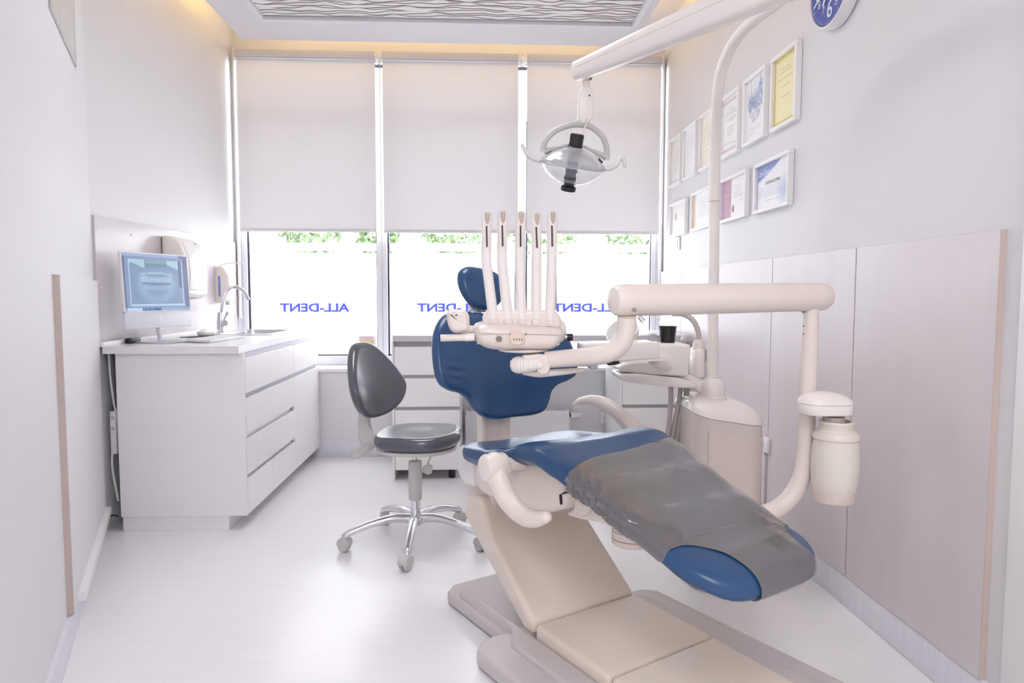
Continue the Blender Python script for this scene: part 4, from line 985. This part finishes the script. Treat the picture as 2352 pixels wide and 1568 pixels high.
# head: rounded body, front view outline in pixels around its centre
hc = tq(1194, 768)
def hpx(px, py): return ((px-1194)*sc_, (768-py)*sc_)
out = [hpx(*p) for p in ((1085, 765), (1088, 750), (1098, 742), (1125, 738), (1194, 740), (1262, 744), (1290, 751), (1301, 764), (1300, 780), (1288, 798), (1262, 808), (1194, 811), (1130, 806), (1103, 796), (1089, 783))]
pad('head', out, .15, lambda u, v, h: hc+Vector((u, .075-h, v)), CREAM, du, edge=.028, bulge=.004, k=4)
sm = [hpx(*p) for p in ((1086.5, 764.5), (1194, 766.5), (1300, 767.5), (1300, 768.4), (1194, 767.4), (1086.5, 765.4))]
prism('head_seam', sm, -.001, .0015, lambda u, v, h: hc+Vector((u*.93, -.004-h, v)), mat('seam shade', (190, 172, 162), .5), du)
bk = [hpx(*p) for p in ((1107, 752), (1109, 728), (1116, 715), (1128, 711), (1194, 712), (1266, 713), (1285, 718), (1292, 732), (1293, 756))]
prism('tube_bank', bk, -.05, .05, lambda u, v, h: hc+Vector((u, .075+h, v)), CREAM, du, bev=.010, seg=3)
side = [hpx(*p) for p in ((1285, 733), (1298, 735), (1308, 745), (1310, 765), (1306, 784), (1296, 792), (1285, 790))]
prism('side_housing', side, .07, .16, lambda u, v, h: hc+Vector((u, h, v)), CREAM2, du, bev=.008, seg=3)
dk = lathe('handle_mount', [(.020, 0), (.021, .002), (.021, .008), (.019, .010), (.001, .0105)], tq(1187, 775)+Vector((0, -.005, 0)), mat('round hatch', (236, 214, 198), .3), du, n=36, mx=axis_mx((0, -1, 0)))
for i in range(4): box('vent_slot', (0, 0, 0), (.0022, .002, .006), DARK, dk, bev=.0009, mx=Matrix.Translation(tq(1179+6*i, 781)+Vector((0, -.0165, 0))))
box('hatch_lip', (0, 0, 0), (.021, .003, .0015), CREAM2, dk, mx=Matrix.Translation(tq(1178, 788)+Vector((0, -.0168, 0))))
for px in (1171.5, 1207.5): box('hatch_gap', (-.0012, 0, -.003), (.0012, .002, .003), DARK, du, mx=Matrix.Translation(tq(px, 767)+Vector((0, -.0035, 0))))
kr = lathe('power_lock', [(.0085, 0), (.0085, .004), (.006, .0045), (.006, .002), (.0045, .002), (.0045, .005), (.001, .005)], tq(1146, 778)+Vector((0, -.003, 0)), mat('dull nickel', (150, 138, 128), .45, metal=.4), du, n=24, mx=axis_mx((0, -1, 0)))
for a, b in ((1098, 789), (1283, 791)): lathe('screw', [(.003, 0), (.003, .001)], tq(a, b)+Vector((0, .008, 0)), GREYP, du, n=10, mx=axis_mx((0, -1, 0)))
tube('side_knob', [tq(1297, 774, .06), tq(1303, 774, .06)], .007, STEEL, du, n=14, smooth_path=False)
tube('side_knob_cap', [tq(1302, 774, .06), tq(1315, 774, .06)], .0098, BLACK, du, n=18, smooth_path=False)
tube('handle', [tq(1086, 775, .03), tq(1060, 775, .03), tq(1012, 776, .03)], .0098, CREAM, du, n=16, smooth_path=False, round_end=False)
tube('handle_collar', [tq(1090, 774, .03), tq(1068, 775, .03)], .0108, CREAM2, du, n=16, smooth_path=False)
vw = [hpx(*p) for p in ((1024, 718), (1034, 712), (1052, 711), (1068, 714), (1076, 726), (1078, 748), (1074, 762), (1060, 767), (1043, 767), (1031, 757), (1025, 738))]
pad('viewer_pad', vw, .045, lambda u, v, h: hc+Vector((u, .055-h, v)), CREAM, du, edge=.014, k=3)
tube('viewer_arm', [tq(1060, 757, .06), tq(1082, 756, .06), tq(1100, 758, .07)], [.016, .011, .011], CREAM, du, n=14)
lathe('viewer_lens', [(.0025, 0), (.0025, .0006)], tq(1047, 724)+Vector((0, .031, 0)), DARK, du, n=10, mx=axis_mx((0, -1, 0)))
lathe('swivel_plate', [(.06, 0), (.07, .003), (.07, .007), (.06, .009)], Vector((tq(1205, 812).x, YT+.075, tq(1205, 812).z)), CREAM, du, n=36)
# handpiece tubes
SLOT = mat('slot shade', (70, 58, 54), .5); TIP = mat('pearl insert', (196, 178, 166), .2)
tops = [(1119, 486, 1117, 600, 1134, 736), (1155, 484, 1153, 600, 1167, 737), (1197, 485, 1194, 600, 1198, 737), (1233, 488, 1232, 600, 1231, 738), (1269, 485, 1267, 600, 1263, 739)]
for i, (tx, ty, mx_, my_, bx_, by_) in enumerate(tops):
    base = tq(bx_, by_, .035)
    mid_ = tq(mx_, my_, .045); pts = [base+(base-mid_).normalized()*.012, base.lerp(mid_, .35), base.lerp(mid_, .7), mid_, tq(mx_+.12*(tx-mx_), my_-45, .05), tq(tx-1, ty+28, .055)]
    hpt = tube('handpiece_tube', pts, [.0148, .0145, .0142, .0140, .0142, .0146], CREAM2, du, n=18, k=6)
    tp = tq(tx, ty+14, .055)
    # scooped head: shell with a front opening, insert showing inside and a slot below
    d_ = (tq(tx, ty, .058)-tq(tx-1, ty+28, .055)).normalized()
    lathe('tube_head', [(.0144, -.004), (.0148, .004), (.0150, .016), (.0138, .026), (.0105, .032), (.005, .034)], tq(tx-1, ty+28, .055), CREAM2, hpt, n=20, mx=axis_mx(d_))
    q = tq(tx, ty+17, .055)+Vector((0, -.0100, 0))
    pad('pearl_insert', [(-.0065, .014), (0, .0185), (.0065, .014), (.0062, -.006), (.0026, -.0165), (-.0026, -.0165), (-.0062, -.006)], .011, lambda u, v, h, q=q: q+Vector((u, -h, v)), TIP, hpt, edge=.003, k=3, bulge=.001)
    lathe('tip_ball', [(.001, -.0075), (.0055, -.005), (.0075, 0), (.0055, .005), (.001, .0075)], tq(tx+1.5, ty+5, .048), mat('clear pearl', (238, 234, 232), .08), hpt, n=16)
    z1, z0 = tq(tx, ty+30, .05).z, tq(mx_, ty+82, .045).z
    pA, pB = tq(tx-1.5, ty+33, .0415), tq(mx_-.2*(mx_-tx)+1.2, ty+81, .0335)
    dd = pB-pA; w_ = .0024
    bm = bmesh.new(); ring = []
    for p in (pA, pB):
        ring.append([bm.verts.new(p+Vector((x, y, 0))) for x, y in ((-w_, -.0035), (w_, -.0035), (w_, .006), (-w_, .006))])
    for j in range(4): bm.faces.new((ring[0][j], ring[0][(j+1) % 4], ring[1][(j+1) % 4], ring[1][j]))
    bm.faces.new(ring[0]); bm.faces.new(ring[1])
    bmobj('slot', bm, SLOT, hpt, smooth=False)
    lathe('collar', [(.0148, 0), (.0172, .001), (.0172, .012), (.0148, .013)], base+Vector((0, 0, -.008)), CREAM, hpt, n=20)
tube('spare_hose', [tq(1276, 712, .11), tq(1275, 650, .11), tq(1273, 560, .10)], .0045, mat('grey hose', (176, 166, 160), .5), du, n=8)
# joint under the head: bellows, bracket, lower grip
bel = [tq(1178, 838, .03), tq(1195, 838, .025), tq(1218, 836, .02), tq(1240, 833, .02)]
path = cat_rom(bel, 14); rads = [1.22*(.0150+.0045*math.sin(math.pi*min(1, i/12)*.5))*(1+.07*math.sin(i*1.55))*(1-.25*max(0, (i-22)/20)) for i in range(len(path))]
vs, fs = tube_data(path, rads, 20, True); vf('bellows', vs, fs, CREAM2, du, angle=70)
lathe('bellows_cap', [(.001, -.020), (.014, -.017), (.0225, -.004), (.024, .006), (.022, .012)], tq(1187, 838, .03), CREAM2, du, n=24, mx=axis_mx((1, 0, .1)))
prism('arm_bracket', [hpx(*p) for p in ((1200, 817), (1240, 814), (1262, 818), (1267, 840), (1262, 860), (1248, 864), (1236, 858), (1234, 836), (1205, 826))], .005, .055, lambda u, v, h: hc+Vector((u, h, v)), CREAM, du, bev=.006, seg=3)
lathe('bracket_clip', [(.008, 0), (.009, .001), (.009, .004), (.005, .005)], tq(1240, 838)+Vector((0, .003, 0)), CREAM2, du, n=20, mx=axis_mx((0, -1, 0)))
tube('brake_handle', [tq(1205, 854, .04), tq(1240, 857, .04), tq(1300, 853, .04), tq(1338, 849, .04)], [.009, .012, .009, .007], CREAM, du, n=14, round_end=True)
# swan-neck tube from the head up to the balance arm
YLm, YRm = 1.80, 2.02
nk = [tq(1255, 826, .03), tq(1310, 822, .0), P(1370, 817, Y=1.85), P(1405, 807, Y=1.83), P(1428, 787, Y=1.82), P(1438, 758, Y=1.81), P(1440, 726, Y=1.80)]
tube('swan_neck', nk, [.0235, .0245, .0255, .026, .026, .0255, .025], CREAM, du, n=22, k=7)
A0, A1 = P(1404, 690, Y=YLm), P(1902, 681, Y=YRm)
ad = (A1-A0).normalized(); L = (A1-A0).length
def armring(s, r, sq=1.): return s, r
prof = [(.001, 0), (.022, .001), (.034, .006), (.0405, .016), (.0425, .03), (.0425, .058), (.0418, .0585), (.0418, .0595), (.0425, .060), (.0425, L*.5), (.0415, L-.04), (.040, L-.02), (.033, L-.006), (.02, L-.001), (.001, L)]
ba = lathe('balance_arm', prof, A0, CREAM, du, n=40, mx=axis_mx(ad), angle=30)
tube('arm_screw', [P(1457, 712, Y=1.775), P(1457, 712, Y=1.79)], .006, mat('screw grey', (150, 140, 134), .5), ba, n=14, smooth_path=False); tube('arm_screw', [P(1876, 693, Y=1.965), P(1876, 693, Y=1.985)], .006, mat('screw grey', (150, 140, 134), .5), ba, n=14, smooth_path=False)
lathe('arm_pin', [(.006, 0), (.007, .018)], P(1468, 727, Y=1.80), STEEL, ba, n=12, mx=axis_mx((.7, 0, -.7))); lathe('arm_pin', [(.007, 0), (.011, .022)], P(1858, 706, Y=2.0), mat('dark metal', (150, 138, 132), .4), ba, n=14, mx=axis_mx((-.9, 0, -.4)))
# pole with its bend under the footrest
pl = [P(1862, 706, Y=2.0), P(1861, 760, Y=2.0), P(1857, 860, Y=2.0), P(1853, 960, Y=2.0), P(1849, 1040, Y=2.0), P(1842, 1090, Y=2.0), P(1824, 1130, Y=2.0), P(1795, 1160, Y=2.0), P(1755, 1180, Y=1.99), P(1680, 1196, Y=1.97), P(1560, 1208, Y=1.95), P(1452, 1212, Y=1.94)]
tube('pole', pl, [.0225, .0235, .0245, .025, .025, .026, .027, .027, .027, .026, .025, .025], CREAM, du, n=22, k=6)
tube('pole_collar', [P(1863, 690, Y=2.0), P(1862, 722, Y=2.0)], .0195, CREAM2, du, n=20, smooth_path=False)
for y in (749, 767): lathe('pole_hole', [(.002, 0), (.002, .0006)], P(1845.5, y, Y=1.989), DARK, du, n=8, mx=axis_mx((-.6, -.8, 0)))
hbq = P(1450, 1217, Y=1.94)
lathe('pole_hub', [(.050, -.040), (.056, -.036), (.056, -.022), (.0553, -.0215), (.0553, -.0205), (.056, -.020), (.056, .000), (.0553, .0005), (.0553, .0015), (.056, .002), (.056, .04), (.05, .05), (.03, .14)], hbq, CREAM, du, n=40, angle=25)
lathe('hub_cap', [(.0562, -.0212), (.0562, -.0204)], hbq, DARK, du, n=40); lathe('hub_cap', [(.0562, .0006), (.0562, .0014)], hbq, DARK, du, n=40)
# bottle carrier
YBt = 1.93
bq = lambda px, py: P(px, py, Y=YBt)
cc = bq(1912, 948); bs_ = YBt/FPX
prism('bottle_carrier', [(u*bs_, v*.052/.06) for u, v in []] or rrect(.152, .11, .05, 7), -.016, .016, lambda u, v, h: Vector((bq(1899, 940).x+u, YBt+.01+v, bq(1899, 938).z+h)), CREAM2, du, bev=.005)
vs, fs = [], []; base_ = rrect(.152, .11, .05, 7); nb = len(base_)
for k in range(7):
    a = R(90*k/6); s = math.cos(a); z = .034*math.sin(a)
    for u, v in base_: vs.append(Vector((bq(1899, 940).x+u*max(s, .02)-.012*(1-s), YBt+.01+v*max(s, .02), bq(1899, 938).z+.0155+z)))
for k in range(6):
    for j in range(nb): fs.append((k*nb+j, k*nb+(j+1) % nb, (k+1)*nb+(j+1) % nb, (k+1)*nb+j))
fs.append(tuple(6*nb+j for j in range(nb)))
vf('carrier_dome', vs, fs, CREAM2, du, angle=60)
arrow = mat('black print', (40, 38, 40), .5)
ax0 = bq(1899, 940).x
def carr(u, v, h): # on the rounded right-hand end of the carrier
    a = u/.05; return Vector((ax0+.026+.0503*math.sin(a)+.0, YBt+.01-.005-.0503*math.cos(a), bq(1899, 938).z+v))
for nm, s_, a_ in (('lock_mark', '>', .9), ('lock_mark', '<', 1.25)): text(nm, s_, .013, lambda u, v, h, a_=a_: carr(u+a_*.05, v+.005, h), arrow, du, depth=.0004, bold=.0002)
for nm, s_, a_ in (('lock_mark', '1', .84), ('lock_mark', '0', 1.22)): text(nm, s_, .009, lambda u, v, h, a_=a_: carr(u+a_*.05, v-.007, h), arrow, du, depth=.0004)
lathe('bottle_socket', [(.030, 0), (.030, .02)], Vector((bq(1915, 960).x, YBt, bq(1915, 972).z)), mat('grey thread', (196, 184, 176), .4), du, n=28)
bt = thing('water_bottle', 'translucent white water bottle hanging under the round carrier on the pole', 'bottle', Vector((bq(1915, 1150).x, YBt, bq(1915, 1150).z)))
zq = lambda y: bq(1915, y).z-bq(1915, 1150).z
rq = lambda w: w/2*bs_
bprof = [(rq(70), zq(1152)), (rq(84), zq(1149)), (rq(88), zq(1130)), (rq(94), zq(1126)), (rq(104), zq(1100)), (rq(107), zq(1070)), (rq(106), zq(1040)), (rq(101), zq(1018)), (rq(98), zq(1008)), (rq(100), zq(1004)), (rq(99), zq(998)), (rq(88), zq(990)), (rq(74), zq(984)), (rq(74), zq(976)), (rq(80), zq(970)), (rq(78), zq(966)), (rq(64), zq(966)), (rq(62), zq(980))]
bott = lathe('bottle', bprof, bt.location, mat('milky bottle', (236, 230, 218), .32), bt, n=40)
lathe('base_band', [(rq(86), 0), (rq(90), .002), (rq(93), zq(1132)), (rq(92), zq(1128)), (rq(80), zq(1128))], bt.location+Vector((0, 0, .0006)), mat('beige base band', (222, 208, 198), .35), bt, n=40)
lathe('neck_ring', [(rq(99), zq(1008)), (rq(104), zq(1005)), (rq(103), zq(997)), (rq(90), zq(989))], bt.location, CREAM, bt, n=40)
lathe('neck_dot', [(.003, 0), (.003, .001)], bq(1946, 984)+Vector((0, -.028, 0)), DARK, bt, n=8, mx=axis_mx((.6, -.8, 0)))

# ------------------------------------------------------------------ operating lamp
YL = 2.35
lq = lambda px, py, dy=0.: P(px, py, Y=YL+dy)
ls = YL/FPX
YP = 2.60
ol = thing('operating_lamp', 'dental operating lamp on a long white arm above the chair', 'lamp', P(1640, 862, Y=YP))
post = [P(1636, 866, Y=YP), P(1637, 760, Y=YP), P(1639, 600, Y=YP), P(1641, 430, Y=YP), P(1643, 300, Y=2.56), P(1648, 215, Y=2.53), P(1661, 150, Y=2.48), P(1684, 100, Y=2.42), P(1722, 55, Y=2.33), P(1775, 12, Y=2.2), P(1835, -35, Y=2.03), P(1880, -75, Y=1.9)]
tube('post', post, .0203, CREAM2, ol, n=22, k=7)
lathe('post_ring', [(.0206, 0), (.0210, .0008), (.0206, .0016)], P(1640.5, 463, Y=YP), mat('brass ring', (196, 160, 110), .3, metal=.6), ol, n=24)
B0, B1 = lq(1322, 166), P(1905, -86, Y=1.80)
bd = (B1-B0).normalized()
# lamp arm: squarish tapered tube
def arm_sec(s, wz, wy):
    c = B0.lerp(B1, s); side_ = bd.cross(Vector((0, 0, 1))).normalized(); up_ = side_.cross(bd)
    return [c+side_*(wy*math.copysign(abs(math.cos(a))**.6, math.cos(a)))+up_*(wz*math.copysign(abs(math.sin(a))**.6, math.sin(a))) for a in [2*math.pi*j/28 for j in range(28)]]
vs, fs = [], []
for s, k in ((-.001, .80), (.001, .93), (.006, 1.0), (.25, 1), (.5, 1), (.75, 1), (.97, 1), (.995, .9), (1.0, .5)):
    r_ = .0315+.021*s; vs += arm_sec(s, r_*k, r_*.82*k)
for i in range(8):
    for j in range(28): fs.append((i*28+j, i*28+(j+1) % 28, (i+1)*28+(j+1) % 28, (i+1)*28+j))
fs.append(tuple(range(28))); fs.append(tuple(8*28+j for j in range(28)))
la = vf('arm', vs, fs, CREAM2, ol, angle=50)
side_ = bd.cross(Vector((0, 0, 1))).normalized(); up_ = side_.cross(bd)
if side_.y > 0: side_ = -side_
sv = []
for s in (.02, .99):
    r_ = .0315+.021*s; c = B0.lerp(B1, s)+up_*r_*.12+side_*(r_*.82+.0002); sv += [c-up_*.0006, c+up_*.0006]
vf('arm_seam', sv, [(0, 1, 3, 2)], mat('arm seam', (196, 178, 168), .5), la, smooth=False)
tube('arm_bolt', [lq(1333, 167)+side_*.022, lq(1333, 167)+side_*.0275], .0052, mat('bolt cap', (176, 172, 172), .4), la, n=14, smooth_path=False)
lathe('arm_joint', [(.05, -.05), (.054, -.045), (.054, .045), (.05, .05)], P(1895, -80, Y=1.84), CREAM2, ol, n=32)
# head carrier
tube('neck', [lq(1346, 168), lq(1346, 210)], .0118, CREAM, ol, n=16, smooth_path=False)
box('neck_gap', (-.014, -.014, 0), (.016, .012, .004), DARK, ol, mx=Matrix.Translation(lq(1348, 182)))
prism('pivot_body', [((px-1345)*ls, (245-py)*ls) for px, py in ((1336, 203), (1352, 203), (1360, 212), (1362, 262), (1356, 276), (1345, 285), (1334, 284), (1326, 274), (1328, 214))], -.018, .018, lambda u, v, h: lq(1345, 245)+Vector((u, h, v)), CREAM2, ol, bev=.006, seg=3)
tube('cable_pin', [lq(1347, 277)+Vector((0, -.02, 0)), lq(1342, 300, -.03), lq(1337, 322, -.035)], .0035, CREAM, ol, n=10)
lathe('pivot_screw', [(.003, 0), (.003, .001)], lq(1352, 223)+Vector((0, -.0185, 0)), DARK, ol, n=10, mx=axis_mx((0, -1, 0)))
yk = [lq(1247, 348), lq(1252, 325), lq(1272, 303), lq(1300, 290), lq(1330, 285), lq(1358, 292), lq(1382, 312), lq(1393, 338), lq(1393, 366)]
tube('yoke', yk, [.011, .010, .010, .010, .012, .010, .010, .010, .011], GREYP, ol, n=14, k=6)
hd0, hd1 = lq(1321, 320), lq(1306, 428)
hx = (hd1-hd0).normalized()*1.0
hax = Vector((hx.x, .30, hx.z)).normalized()
hcn = lq(1314.5, 379)
side_y = Vector((1, 0, .12)).normalized()
for nm, a, b in (('bracket', (1250, 350), (1285, 338)), ('bracket', (1392, 362), (1362, 345))):
    tube(nm, [lq(*a), lq((a[0]+b[0])/2, (a[1]+b[1])/2-1), lq(*b)], [.011, .008, .005], GREYP, ol, n=12)
tube('rear_bow', [lq(1282, 340), lq(1300, 334), lq(1320, 332), lq(1342, 337), lq(1362, 347), lq(1380, 362)], .005, GREYP, ol, n=10)
M_ = axis_mx(-hax)
lathe('shield', [(.1115, .002), (.106, .010), (.092, .026), (.07, .042), (.045, .053), (.022, .057)], hcn, clear_mat('frosted upper shield', (.97, .975, .98), .06, body=(250, 251, 253), bodyfac=.32), ol, n=48, mx=M_, angle=60)
lathe('shield', [(.1115, -.002), (.104, -.014), (.09, -.030), (.066, -.049), (.04, -.060), (.02, -.064)], hcn, PLASTIC, ol, n=48, mx=M_, angle=60)
lathe('shield_rim', [(.110, -.003), (.1135, -.002), (.1135, .002), (.110, .003)], hcn, clear_mat('rim plastic', (.9, .92, .93), .1, body=(232, 236, 240), bodyfac=.55), ol, n=48, mx=M_)
lathe('reflector', [(.028, .045), (.06, .036), (.085, .018), (.083, .017), (.058, .034), (.028, .043)], hcn, clear_mat('pearl reflector', (.96, .97, .98), .12, .1, body=(240, 244, 250), bodyfac=.2), ol, n=40, mx=M_)
lathe('lamp_column', [(.019, -.058), (.0205, -.052), (.0205, -.036), (.018, -.034), (.018, -.026), (.0205, -.024), (.0205, -.008), (.019, -.004), (.019, .045)], hcn, mat('smoky column', (120, 120, 134), .3), ol, n=28, mx=M_)
lathe('upper_knob', [(.021, .052), (.0245, .055), (.0245, .060), (.0225, .062), (.0235, .095), (.022, .101), (.018, .102)], hcn, BLACK, ol, n=32, mx=M_)
lathe('upper_collar', [(.026, .046), (.0265, .048), (.025, .058)], hcn, GREYP, ol, n=28, mx=M_)
lathe('lower_knob', [(.022, -.088), (.0255, -.086), (.026, -.074), (.022, -.070), (.016, -.066), (.016, -.06)], hcn, BLACK, ol, n=28, mx=M_)
lathe('lower_collar', [(.02, -.05), (.021, -.048), (.021, -.040), (.0195, -.038)], hcn, BLACK, ol, n=28, mx=M_)
for nm, pts in (('handle', ((1248, 371), (1232, 367), (1216, 359), (1208, 349), (1200, 334))), ('handle', ((1384, 385), (1400, 387), (1416, 378), (1424, 364), (1432, 366), (1435, 380)))):
    tube(nm, [lq(*p) for p in pts], [.008, .008, .0085, .0075, .007], mat('pearl handle', (236, 233, 234), .25), ol, n=14, k=6, round_end=True)
for p in ((1260, 353), (1378, 371)): box('shield_clip', (-.009, -.004, -.003), (.009, .004, .003), BLACK, ol, mx=Matrix.Translation(lq(*p)+Vector((0, -.012, 0))) @ Matrix.Rotation(R(-28 if p[0] < 1300 else 45), 4, 'Y'))

# ------------------------------------------------------------------ water unit with spittoon
uc = P(1646, 1000, Y=2.62); uw = .138
wu = thing('water_unit', 'cream water unit cabinet with a domed lid and spittoon arm by the right wall', 'water unit', (uc.x, uc.y, 0))
zy = lambda y, Y=2.55: P(1640, y, Y=Y).z
basep = rrect(uw*2, .34, .075, 7); nb = len(basep)
def lidz(u, v): return zy(946)-.17*(u+uw)*.95 + .02*math.cos(v*9)
vs, fs = [], []
for k in range(8):
    s = (1, .97, .90, .80, .68, .55, .42, .30)[k]; up__ = (0, .018, .034, .046, .054, .060, .064, .066)[k]
    for u, v in basep:
        zz = lidz(u, v)*(s)+(1-s)*(zy(915)-.066)
        vs.append(Vector((uc.x-.012*(1-s)+u*s, uc.y+.02*(1-s)+v*s, zz+up__)))
for k in range(7):
    for j in range(nb): fs.append((k*nb+j, k*nb+(j+1) % nb, (k+1)*nb+(j+1) % nb, (k+1)*nb+j))
fs.append(tuple(range(nb))); fs.append(tuple(7*nb+j for j in range(nb)))
vf('lid', vs, fs, CREAM2, wu, angle=60)
vs, fs = [], []
for u, v in basep: vs.append(Vector((uc.x+u*.985, uc.y+v*.985, .012)))
for u, v in basep: vs.append(Vector((uc.x+u*.985, uc.y+v*.985, lidz(u, v)-.002)))
for j in range(nb): fs.append((j, (j+1) % nb, nb+(j+1) % nb, nb+j))
fs.append(tuple(range(nb))); fs.append(tuple(nb+j for j in range(nb)))
vf('body', vs, fs, mat('cream cabinet', (226, 217, 211), .35), wu, angle=40)
dpts = [(u, v) for u, v in basep if (v < -.05 and u > -.08) or (u > .10 and v < .10)]
k0_ = min(range(len(dpts)), key=lambda i: dpts[i][0]); dpts = sorted([p for p in dpts if p[0] < .063], key=lambda p: p[0])+sorted([p for p in dpts if p[0] >= .063], key=lambda p: p[1])
dpts = [(-.088, -.17)]+dpts
vs, fs = [], []; nd = len(dpts)
for sc2, zz in ((1.0, 0), (1.0, 1), (1.014, 1), (1.014, 0)):
    for u, v in dpts: vs.append(Vector((uc.x+u*sc2*.985, uc.y+v*sc2*.985, .03 if not zz else lidz(u, v)-.045)))
for r_ in range(4):
    for j in range(nd-1): fs.append((r_*nd+j, r_*nd+j+1, ((r_+1) % 4)*nd+j+1, ((r_+1) % 4)*nd+j))
fs += [(0, nd, 2*nd, 3*nd), (nd-1, 2*nd-1, 3*nd-1, 4*nd-1)]
vf('front_door', vs, fs, mat('cream door', (231, 219, 211), .35), wu, angle=40)
box('base_foot', (uc.x-.11, uc.y-.14, 0), (uc.x+.11, uc.y+.14, .014), GREYP, wu)
pb = P(1637, 888, Y=YP)
lathe('post_socket', [(.048, -.052), (.054, -.046), (.054, -.038), (.045, -.032), (.047, -.01), (.044, .012), (.034, .026), (.0235, .034), (.021, .036)], pb, CREAM2, wu, n=36)
# swing arm and platform carrying the bowl
uq = lambda px, py, Y=2.62: P(px, py, Y=Y)
tube('swing_arm', [uq(1628, 898, 2.60), uq(1606, 886), uq(1584, 876), uq(1560, 868), uq(1520, 862), uq(1450, 856)], [.030, .027, .026, .026, .025, .022], CREAM2, wu, n=16, flat=.8)
prism('arm_tray', [((px-1500)*2.62/FPX, (850-py)*2.62/FPX) for px, py in ((1411, 853), (1414, 866), (1430, 872), (1500, 880), (1560, 886), (1592, 884), (1575, 870), (1545, 862), (1450, 852))], -.085, .085, lambda u, v, h: uq(1500, 850)+Vector((u, h, v)), CREAM2, wu, bev=.008, seg=3)
prism('bowl_housing', [((px-1500)*2.62/FPX, (830-py)*2.62/FPX) for px, py in ((1411, 836), (1414, 849), (1490, 857), (1572, 861), (1576, 790), (1570, 786), (1505, 786), (1505, 822), (1440, 826))], -.075, .09, lambda u, v, h: uq(1500, 830)+Vector((u, h, v)), CREAM2, wu, bev=.012, seg=3)
lathe('spittoon_bowl', [(.022, -.050), (.055, -.030), (.066, 0), (.066, .008), (.062, .008), (.060, 0), (.05, -.024), (.018, -.042), (.001, -.043)], uq(1430, 762, 2.66), mat('white porcelain', (244, 243, 243), .15), wu, n=36, mx=axis_mx((-.45, -.55, .7)))
tube('bowl_spout', [uq(1511, 790, 2.66), uq(1511, 778, 2.66), uq(1506, 771, 2.66), uq(1497, 769, 2.66), uq(1489, 773, 2.66)], .006, GREYP, wu, n=12)
tube('cup_filler', [uq(1570, 788, 2.70), uq(1568, 780, 2.70), uq(1572, 775, 2.68), uq(1566, 783, 2.66)], [.012, .011, .009, .006], GREYP, wu, n=12)
# suction hose rest
box('suction_housing', (uq(1589, 800, 2.72).x, 2.66, uq(1600, 868, 2.66).z), (uq(1621, 800, 2.66).x, 2.76, uq(1600, 800, 2.66).z), CREAM2, wu, bev=.012)
box('suction_side', (uq(1612, 800, 2.70).x, 2.70, uq(1612, 830, 2.7).z), (uq(1626, 800, 2.70).x, 2.78, uq(1612, 802, 2.7).z), GREYP, wu, bev=.006)
lathe('hose_cuff', [(.026, 0), (.024, .02), (.019, .036), (.013, .040)], uq(1605, 802, 2.70), CREAM, wu, n=24)
tube('arched_hose', [uq(1606, 786, 2.70), uq(1604, 764, 2.70), uq(1596, 742, 2.70), uq(1583, 728, 2.70), uq(1566, 721, 2.70), uq(1545, 720, 2.72)], .0105, mat('beige hose', (208, 198, 194), .4), wu, n=14)
HOSE = mat('grey suction hose', (186, 180, 178), .45)
for pts, r_ in ((((1541, 872), (1540, 930), (1536, 980), (1528, 1030)), .010), (((1566, 874), (1558, 930), (1546, 990), (1540, 1040)), .0095), (((1578, 880), (1576, 905), (1562, 960), (1550, 1040)), .011)):
    tube('drain_hose', [uq(x, y, 2.66) for x, y in pts], r_, HOSE, wu, n=12)
# assistant's instrument console in front of the spittoon
ia = lambda px, py: P(px, py, Y=2.42)
it = thing('instrument_console', 'white instrument console with a dark underside reaching out beside the spittoon', 'console', ia(1420, 830))
prism('body', [((px-1420)*2.42/FPX, (810-py)*2.42/FPX) for px, py in ((1330, 790), (1334, 786), (1500, 783), (1507, 787), (1508, 820), (1420, 826), (1332, 826))], -.06, .08, lambda u, v, h: ia(1420, 810)+Vector((u, h, v)), CREAM2, it, bev=.006, seg=3)
prism('tray_plate', [((px-1420)*2.42/FPX, (810-py)*2.42/FPX) for px, py in ((1415, 826), (1415, 829), (1545, 823.5), (1548, 821.5), (1543, 819.5), (1500, 820))], -.065, .085, lambda u, v, h: ia(1420, 810)+Vector((u, h, v)), CREAM2, it)
prism('underside', [((px-1420)*2.42/FPX, (810-py)*2.42/FPX) for px, py in ((1384, 831), (1392, 836), (1408, 835), (1430, 828), (1438, 827), (1400, 827))], -.05, .07, lambda u, v, h: ia(1420, 810)+Vector((u, h, v)), DARK, it)
tube('support_arm', [ia(1500, 828), P(1520, 838, Y=2.5), P(1545, 846, Y=2.6)], .018, CREAM2, it, n=14)
prism('lower_pods', [((px-1420)*2.42/FPX, (810-py)*2.42/FPX) for px, py in ((1316, 832), (1370, 830), (1370, 846), (1352, 847), (1352, 840), (1318, 840))], -.03, .05, lambda u, v, h: ia(1420, 810)+Vector((u, h, v)), GREYP, it, bev=.004)
# black cup
cp = uq(1533, 797, 2.63)+Vector((0, 0, .003))
cup = thing('plastic_cup', 'black ribbed plastic cup standing on the spittoon', 'cup', (cp.x, cp.y, cp.z))
cs_ = 2.63/FPX; hcup = 47*cs_
pf = [(.001, 0), (15*cs_, 0), (15.5*cs_, .002)]+[((15.5+4.2*k/12)*cs_+(.0006 if k % 2 else 0), .004+hcup*.9*k/12) for k in range(13)]+[(21.5*cs_, hcup*.97), (22*cs_, hcup), (20.5*cs_, hcup), (19.5*cs_, hcup*.93), (14.5*cs_, .006), (.001, .006)]
lathe('cup', pf, cp, mat('glossy black plastic', (24, 23, 25), .22), cup, n=36, angle=25)
